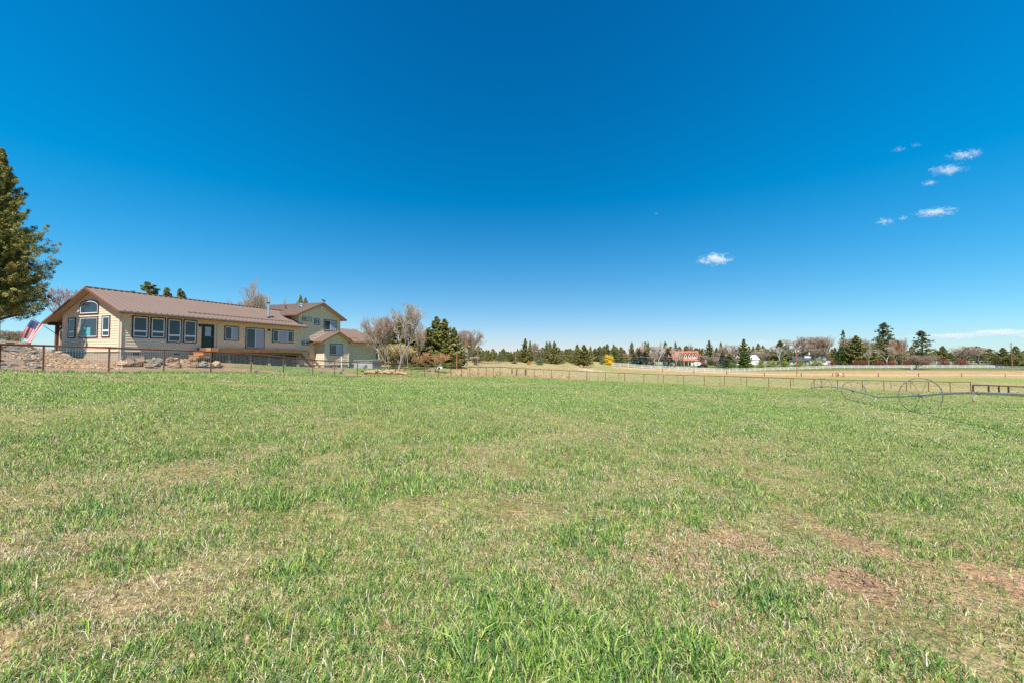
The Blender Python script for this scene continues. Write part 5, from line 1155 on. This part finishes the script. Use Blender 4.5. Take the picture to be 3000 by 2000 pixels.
tree_px('willow', 1010, 76, 930, 90, "yellow twigged willow behind the house wing roof"); tree_px('willow', 1060, 82, 945, 70, "faded yellow willow further right behind the house wing")
# big cottonwood group
tree_px('bare0', 1165, 56, 874, 98, "tallest bare cottonwood with dark trunk right of the hot tub"); tree_px('bare1', 1142, 58, 905, 78, "bare pale barked cottonwood with leaning limbs beside the tallest")
tree_px('birch', 1108, 60, 925, 56, "white trunked bare tree leaning left behind the hot tub"); tree_px('bare3', 1196, 64, 915, 50, "bare tree behind and right of the tallest cottonwood"); tree_px('bare0', 1218, 70, 948, 34, "small bare tree left of the big juniper")
tree_px('raggedjun1', 1112, 80, 945, 70, "dark juniper behind the bare cottonwoods on their left"); tree_px('raggedjun1', 1170, 78, 930, 90, "juniper seen through the tallest cottonwood's branches"); tree_px('raggedjun1', 1212, 80, 975, 60, "brownish juniper between cottonwoods and big juniper")
tree_px('raggedjun1', 1150, 82, 985, 70, "low wide juniper behind the cottonwood trunks"); tree_px('willow', 1158, 72, 985, 80, "tan twiggy willow thicket behind the cottonwood trunks"); tree_px('willow', 1185, 70, 1000, 70, "tan twig thicket right of the cottonwood trunks"); tree_px('greenfir', 1234, 95, 974, 28, "small pointed grey green conifer left of the big juniper")
# twin-topped juniper
tree_px('raggedjun1', 1279, 74, 929, 84, "left stem of tallest twin topped juniper in the middle left"); tree_px('raggedjun1', 1303, 73, 936, 78, "right stem of tallest twin topped juniper in the middle left"); tree_px('raggedjun1', 1254, 73, 962, 62, "dense juniper on the left flank of the twin topped one"); tree_px('raggedjun1', 1330, 75, 960, 54, "juniper on the right flank of the twin topped one"); tree_px('raggedjun2', 1238, 76, 1008, 46, "low dark juniper at the left foot of the twin topped one")
tree_px('raggedjun2', 1306, 70, 1006, 76, "low dark juniper mass at the foot of the twin topped one")
tree_px('orangebare', 1271, 58, 1002, 78, "many stemmed orange twigged shrub tree before the big juniper", name='shrub_tree'); tree_px('bare1', 1352, 92, 952, 62, "pale bare tree right of the big juniper"); tree_px('bare2', 1366, 96, 975, 44, "smaller pale bare tree behind the orange brown pole"); tree_px('redbare', 1345, 84, 1028, 44, "reddish low bare shrub right of the orange brown pole")
for px, Y, top, w, k, l in ((1300, 68, 1058, 34, 'greenbush', "yellow green low shrub under the big juniper"), (1320, 69, 1060, 24, 'sage', "grey green low shrub right of the domed hut"), (1215, 66, 1062, 50, 'sage', "brown grey shrub behind the orange twigged shrub tree"), (1180, 70, 1060, 60, 'sage', "wide shrub row behind the cottonwood trunks"), (1250, 66, 1068, 40, 'sage', "low scrub left of the domed hut")): tree_px(k, px, Y, top, w, l, cat='bush')
tree_px('redbare', 1168, 62, 1058, 40, "small dark leafless sapling right of the cottonwood trunks")
g = at(1392, 118); o = empty("gnarled_stump", g); tag(o, "gnarled pollarded stump with pale twigs in the middle distance", "tree")
q = MB(); q.tube([(0, 0, -.2), (.1, 0, .8), (-.1, 0, 1.5), (.3, 0, 1.9)], [.5, .38, .55, .25], 8); q.tube([(-.1, 0, 1.3), (-.7, .1, 1.8)], [.3, .12], 6); q.build('trunk', M['bark'], o)
me, tm = bare_tree(2.4, levels=4, r0=.05, tw=.02, col_t=(.55,.48,.42), seed=77, up=.1, spread=.7, stems=5); c_ = link_mesh('crown', me, M['twig'], o); c_.scale = (1.3, 1.3, .55); c_.location = (0, 0, 1.2)

# ---------------------------------------------------------------- far tree line
FAR = [  # kind, px, Y, top, width, label
 ('juniper0',1386,150,1003,24,"dark juniper at the left end of the far tree line"),('juniper2',1402,152,1013,28,"rounded juniper behind the gnarled stump and pole"),('raggedjun0',1539,150,992,30,"tall dark juniper pair member left of a bare tree"),('juniper3',1553,152,998,20,"narrower juniper pair member beside the bare tree"),('bare1',1564,150,995,18,"thin reddish bare tree right of the tall juniper pair"),
 ('juniper3',1602,158,1001,24,"left of three tall junipers in the middle of the tree line"),('juniper0',1611,160,1001,16,"narrow middle one of three tall junipers in the tree line"),('raggedjun1',1624,156,1000,30,"broad right one of three tall junipers in the tree line"),('juniper2',1590,158,1017,26,None),('juniper0',1638,160,1019,14,None),('juniper3',1691,165,1009,34,"broad juniper behind and left of the lone meadow tree"),
 ('raggedjun1',1711,157,1010,46,"lone wide skirted juniper standing in front in the meadow"),('juniper0',1730,180,1014,12,None),('juniper2',1757,222,1014,26,None),('juniper1',1779,224,1007,22,"tall juniper above the yellow bush"),('juniper3',1798,226,1009,26,"tall dark juniper right of the yellow bush top"),('greenfir',1801,206,1026,20,"dark green evergreen right of the yellow bush"),
 ('yellowbush',1783,204,1033,26,"bright yellow flowering bush left of the white fence end"),('ochrebush',1549,140,1052,12,"small ochre orange bush in the middle meadow"),('sage',1508,142,1054,17,"low dark round bush at the foot of the brown pole"),('sage',1581,142,1045,22,"rounded dark bush right of the ochre one"),('sage',1763,205,1038,14,"small round evergreen bush left of the yellow bush"),
 ('juniper1',1820,210,1016,26,"dark bare looking juniper left of the reddish tree"),('redbare',1833,210,1030,26,"reddish bare tree left of the first blue spruce"),('juniper0',1851,260,1003,18,"tall juniper on the skyline above the first spruce"),('redbare',1868,250,1018,34,"rust coloured bare tree above the two blue spruces"),('redbare',1886,262,1016,30,"rust coloured bare tree left of the twin gabled house"),('juniper0',1891,300,1001,14,None),('juniper3',1899,305,1001,14,None),('birch',1885,268,992,20,"tall pale bare tree left of the twin gabled house"),
 ('spruce0',1857,214,1033,20,"smallest blue spruce at the left of its group"),('spruce0',1873,214,1023,34,"middle blue spruce with rust tip behind the white fence"),('spruce0',1891,213,1027,40,"widest blue spruce with rust tip in the left trio"),('spruce0',1956,210,1019,34,"single large blue spruce with orange tip before the villa"),
 ('birch',1927,225,1008,30,"white stemmed birch between the spruces"),('birch',1918,226,1022,24,"smaller birch right of the spruce trio"),('birch',1940,228,996,24,"tall birch beside the single spruce"),('birch',1983,222,1030,24,"thin birch in front of the villa's tiled roof"),('bare1',1935,240,1020,34,None),('redbare',1910,235,1040,36,None),
 ('juniper0',1949,320,1001,18,"narrow dark juniper above the single spruce"),('juniper2',1964,330,1014,16,None),('juniper3',1979,330,1001,18,"tall juniper behind the villa roof left end"),('juniper2',1991,330,1014,14,None),('juniper0',2011,330,1012,16,None),('juniper2',2016,325,1022,18,None),('bare2',2022,340,1004,12,None),('bare2',2030,340,1004,14,None),('juniper2',2039,320,1019,24,None),('ochrebush',2050,300,1030,26,None),
 ('raggedjun0',2078,300,997,26,"tall juniper standing alone above the red shed"),('ochrebush',2098,280,1032,30,"ochre coloured tree left of the mixed spruces"),('bare1',2085,262,1040,40,None),('bare2',2090,225,1044,30,"dark stemmed bare tree right of the pickup"),('juniper3',2112,290,1002,16,None),('bare2',2122,285,1003,30,None),('greenbush',2053,262,1040,16,None),
 ('spruce0',2117,214,1029,28,"blue spruce left member of the pair by the fence bend"),('spruce1',2136,214,1034,32,"green spruce right member of the pair by the fence bend"),('bare3',2148,240,1004,44,"broad mauve bare tree between spruce pair and tall juniper"),('raggedjun0',2179,236,993,36,"tallest juniper left of the white barn"),('greenfir',2182,212,1027,32,"bright green evergreen in front of the tallest juniper"),
 ('juniper0',2207,300,1013,10,None),('juniper0',2221,300,1006,16,None),('juniper2',2235,300,1012,18,None),('bare3',2222,270,1026,46,"low mauve bare tree behind the white barn"),('juniper0',2196,300,1014,8,None),('bare1',2245,275,1035,40,None),
 ('olivebush',2228,226,1050,20,"olive green shrub right beside the white barn"),('olivebush',2259,226,1050,26,"olive green shrub second right of the white barn"),('olivebush',2297,228,1047,26,"olive green shrub left of the pale blue house"),('olivebush',2342,226,1048,30,"olive shrub in front of the dark grey roof"),('olivebush',2391,228,1044,36,"broad olive tree before the small upper gable"),
 ('juniper2',2264,280,1024,24,None),('raggedjun1',2286,265,997,42,"large juniper behind the birch right of the barn"),('birch',2286,240,1012,40,"branching white birch left of the round bare tree"),('bare0',2317,275,982,78,"large round dark bare tree behind the pale blue house"),('bare3',2300,282,1010,40,None),('bare0',2344,284,1000,40,None),
 ('juniper0',2352,300,1022,18,None),('juniper0',2368,300,1010,14,None),('bare1',2392,285,976,66,"tall vase shaped bare tree above the upper gable"),('bare0',2437,280,978,62,"tall spreading bare tree right of the upper gable"),('bare2',2415,290,984,44,None),('ponderosa1',2471,300,967,26,"dark conifer top rising above the bare trees"),('bare1',2472,272,982,60,"pale bare tree in front of the dark conifer top"),('bare2',2490,285,985,40,None),('juniper2',2410,270,1022,40,None),
 ('greenfir',2465,250,1016,28,"dark layered cedar left of the brown juniper"),('raggedjun1',2509,248,984,60,"big brown green juniper with dark trunk right of the houses"),('juniper2',2490,255,1010,40,None),('juniper3',2528,258,1006,40,None),('bare2',2545,265,998,44,"pale bare trees between brown juniper and tall pine"),('bare1',2562,268,1000,36,None),('birch',2543,240,1022,24,None),('juniper2',2560,262,1015,36,None),
 ('ponderosa0',2592,262,946,70,"tallest long needled pine on the right"),('juniper1',2578,250,990,40,"olive juniper at the left foot of the tallest pine"),('birch',2600,242,1010,44,"white branching bare tree below the tallest pine"),('redbare',2618,246,988,46,"tan bare tree at the right foot of the tallest pine"),('juniper3',2632,256,1000,36,"dark juniper right of the tallest pine"),('juniper2',2606,262,1008,50,None),('bare2',2649,262,984,20,"very thin bare tree standing alone right of the tallest pine"),
 ('ponderosa1',2701,250,969,76,"second tall pine standing alone with bare lower trunk"),('juniper2',2688,262,1030,40,None),('juniper2',2668,262,1034,30,None),('bare1',2674,207,1034,60,"small spreading bare tree standing in the dry meadow"),
 ('juniper2',2744,275,1026,34,None),('raggedjun2',2762,270,1013,46,"rounded bright olive tree right of the second pine"),('bare0',2800,262,1010,66,"wide brown bare tree right of the second pine"),('bare1',2836,280,1015,44,None),('bare0',2868,268,1011,60,"wide brown bare tree nearer the right edge"),('juniper2',2862,285,1014,34,None),('juniper2',2895,275,1021,44,"rounded green tree between brown bare tree and pole"),('raggedjun2',2938,262,1018,50,"broad rounded green tree left of the crossarm pole"),('juniper0',2975,258,1014,30,"pointed juniper just behind the crossarm pole"),('juniper2',2915,255,1040,40,None),('juniper2',2993,250,1038,44,None),('juniper2',2960,250,1040,40,None),
 ('redbush',2508,240,1052,20,None),('redbush',2526,240,1050,26,None),('redbush',2575,240,1054,30,None),('redbush',2611,240,1052,22,None),('redbush',2655,240,1050,22,None),('redbush',2708,240,1050,26,None),('redbush',2436,240,1050,20,None),('redbush',2764,240,1047,28,"round red shrub right of the second pine"),('redbush',2815,240,1046,32,"round red shrub below the wide brown bare tree"),('redbush',1912,232,1056,18,None),
]
# a scatter of anonymous small junipers that make the line
rq = random.Random(11)
def anon(x0, x1, n, Y0, Y1, t0, t1, w0, w1, kinds=('juniper0','juniper1','juniper2','juniper3','raggedjun0','raggedjun1','raggedjun2')):
    for i in range(n): FAR.append((rq.choice(kinds), x0 + (x1 - x0) * (i + rq.random()) / n, rq.uniform(Y0, Y1), rq.uniform(t0 - 7 * rq.random() ** 3, t1), rq.uniform(w0, w1), None))
anon(1368, 1420, 6, 160, 180, 1018, 1030, 14, 24); anon(1415, 1535, 22, 160, 200, 1022, 1034, 12, 22); anon(1530, 1680, 22, 170, 210, 1020, 1034, 14, 24); anon(1640, 1830, 24, 212, 240, 1020, 1034, 14, 26)
anon(1740, 1990, 18, 290, 360, 1014, 1028, 12, 22); anon(1990, 2160, 16, 300, 360, 1016, 1030, 12, 20); anon(2180, 2400, 16, 320, 380, 1018, 1032, 12, 24); anon(2400, 2680, 14, 320, 380, 1012, 1030, 16, 28); anon(2640, 3060, 22, 290, 360, 1026, 1038, 20, 36); anon(1240, 1380, 8, 130, 170, 1020, 1035, 20, 30)
anon(1830, 2160, 12, 240, 270, 1034, 1048, 20, 34, ('bare1', 'bare2', 'sage', 'redbare')); anon(1830, 2470, 12, 330, 380, 1010, 1024, 14, 24, ('bare2', 'bare3'))
anon(1790, 2000, 9, 255, 285, 1018, 1036, 20, 32, ('birch', 'goldbare')); anon(2060, 2500, 12, 262, 300, 1008, 1032, 22, 38, ('goldbare', 'bare1')); anon(2500, 2700, 6, 240, 262, 1010, 1030, 22, 34, ('goldbare', 'bare2'))
ANL = {'goldbare': ("tan twigged leafless tree in the far tree line", "tan bare trees of the far tree line"), 'juniper': ("small olive juniper in the crowded far tree line", "junipers of the far tree line"), 'bare': ("leafless grey tree among the far tree line", "bare trees of the far tree line"), 'redbush': ("low red twigged shrub along the far paddock fence", "red shrubs along the far fence"), 'redbare': ("rust twigged bare tree in the far gardens", "rust coloured trees of the far gardens"), 'sage': ("low scrub bush among the far garden trees", "scrub bushes of the far gardens"), 'raggedjun': ("small olive juniper in the crowded far tree line", "junipers of the far tree line"), 'ochrebush': ("ochre tinted round tree in the far tree line", "ochre trees of the far line"), 'greenbush': ("small green bush behind the pickup", None), 'birch': ("thin pale birch in the far tree line", "pale birches of the far tree line")}
for k, px, Y, top, w, l in FAR:
    grp = None
    if l is None:
        for key, (lb_, gp) in ANL.items():
            if k.startswith(key) and (key != 'bare' or k.startswith('bare')): l, grp = lb_, gp; break
    tree_px(k, px, Y, top, w, l, cat='bush' if 'bush' in k or k == 'sage' else 'tree', group=grp)
m = MB()
g = at(1700, 156)
for i in range(9): rock(at(1700 + i * 3.2, 152 + rq.uniform(-1, 1)), rq.uniform(.5, .9), 'rock', "rust brown rock heaped below the lone meadow juniper", "rocks below the lone meadow juniper")

# ---------------------------------------------------------------- clouds
def cloud_mat(seed, dens, s):
    m = bpy.data.materials.new("cloud_vapour"); m.use_nodes = True; n = m.node_tree; n.nodes.clear(); o = n.nodes.new("ShaderNodeOutputMaterial")
    pv = n.nodes.new("ShaderNodeVolumePrincipled"); pv.inputs['Color'].default_value = (1, 1, 1, 1); pv.inputs['Anisotropy'].default_value = -.1
    tc = n.nodes.new("ShaderNodeTexCoord"); mp = n.nodes.new("ShaderNodeMapping"); mp.inputs['Location'].default_value = (seed * 3.1, seed * 1.7, seed)
    n.links.new(tc.outputs['Object'], mp.inputs[0]); nz = n.nodes.new("ShaderNodeTexNoise"); nz.inputs['Scale'].default_value = 2.0; nz.inputs['Detail'].default_value = 8; nz.inputs['Roughness'].default_value = .68
    mp.inputs['Scale'].default_value = s; n.links.new(mp.outputs[0], nz.inputs[0])
    ln = n.nodes.new("ShaderNodeVectorMath"); ln.operation = 'LENGTH'; n.links.new(tc.outputs['Object'], ln.inputs[0])
    def mth(op, a, b, cl=False):
        x = n.nodes.new("ShaderNodeMath"); x.operation = op; x.use_clamp = cl
        for i, v in enumerate((a, b)):
            if isinstance(v, (int, float)): x.inputs[i].default_value = v
            else: n.links.new(v, x.inputs[i])
        return x.outputs[0]
    fall = mth('SUBTRACT', 1.0, ln.outputs['Value']); nn = mth('MULTIPLY', mth('SUBTRACT', nz.outputs['Fac'], .60), 5.5)
    d = mth('MULTIPLY', mth('ADD', mth('MULTIPLY', fall, 1.4), nn), dens * .55); d = mth('MAXIMUM', d, 0.0)
    n.links.new(d, pv.inputs['Density']); n.links.new(pv.outputs[0], o.inputs['Volume']); return m
import bmesh
def cloud(px, py, wpx, hpx, label, D=3000, dens=.02, seed=1, s=(1.6, 1.2, .8)):
    c = pt(px, py, D); k = D / F; bm = bmesh.new(); bmesh.ops.create_icosphere(bm, subdivisions=3, radius=1.0); me = bpy.data.meshes.new("cloud"); bm.to_mesh(me); bm.free()
    o = link_mesh("cloud", me, cloud_mat(seed, dens, s)); o.location = c; o.scale = (wpx * k * .66, wpx * k * .4, hpx * k * .72); tag(o, label, "cloud")
cloud(2096, 760, 92, 30, "brightest small white cloud low over the tree line on the right", seed=1, dens=.05)
cloud(2828, 454, 84, 22, "topmost white cloud wisp at upper right", seed=2, dens=.03); cloud(2780, 498, 92, 24, "elongated cloud wisp below the topmost one", seed=3, dens=.03); cloud(2725, 536, 42, 14, "small cloud wisp under the elongated one", seed=4, dens=.035)
cloud(2742, 622, 108, 18, "long thin cloud wisp in the middle of the right hand sky", seed=5, dens=.035); cloud(2646, 639, 24, 14, "tiny round cloud puff left of the long thin wisp", seed=6, dens=.05); cloud(2592, 650, 52, 18, "faint cloud wisp left of the tiny puff", seed=7, dens=.03)
cloud(2632, 438, 40, 12, "very faint cloud shred high on the right", seed=8, dens=.018); cloud(2683, 425, 26, 12, "faintest cloud shred right of another high on the right", seed=9, dens=.014); cloud(1923, 626, 14, 6, "minute cloud fleck alone in the clear sky", seed=10, dens=.03)
cloud(2950, 978, 190, 22, "long white cloud bank on the right horizon", D=5000, seed=11, dens=.02, s=(.9, .7, .6)); cloud(2800, 985, 260, 16, "pale flat cloud streak above the right hand trees", D=5000, seed=12, dens=.012); cloud(2672, 984, 50, 14, "small white cloud left of the second pine top", D=5000, seed=13, dens=.012)
cloud(2090, 1004, 40, 12, "low white cloud puff above the red shed juniper", D=5000, seed=14, dens=.012); cloud(2058, 1018, 22, 12, "small round low cloud puff left of the tall lone juniper", D=5000, seed=15, dens=.02); cloud(2240, 1003, 110, 16, "faint low cloud band above the white barn", D=5000, seed=16, dens=.006); cloud(2048, 1003, 36, 8, "thin low cloud puff left of another above the villa", D=5000, seed=17, dens=.010)
cloud(2850, 962, 34, 8, "small cloud fleck above the long cloud bank", D=5000, seed=18, dens=.008)
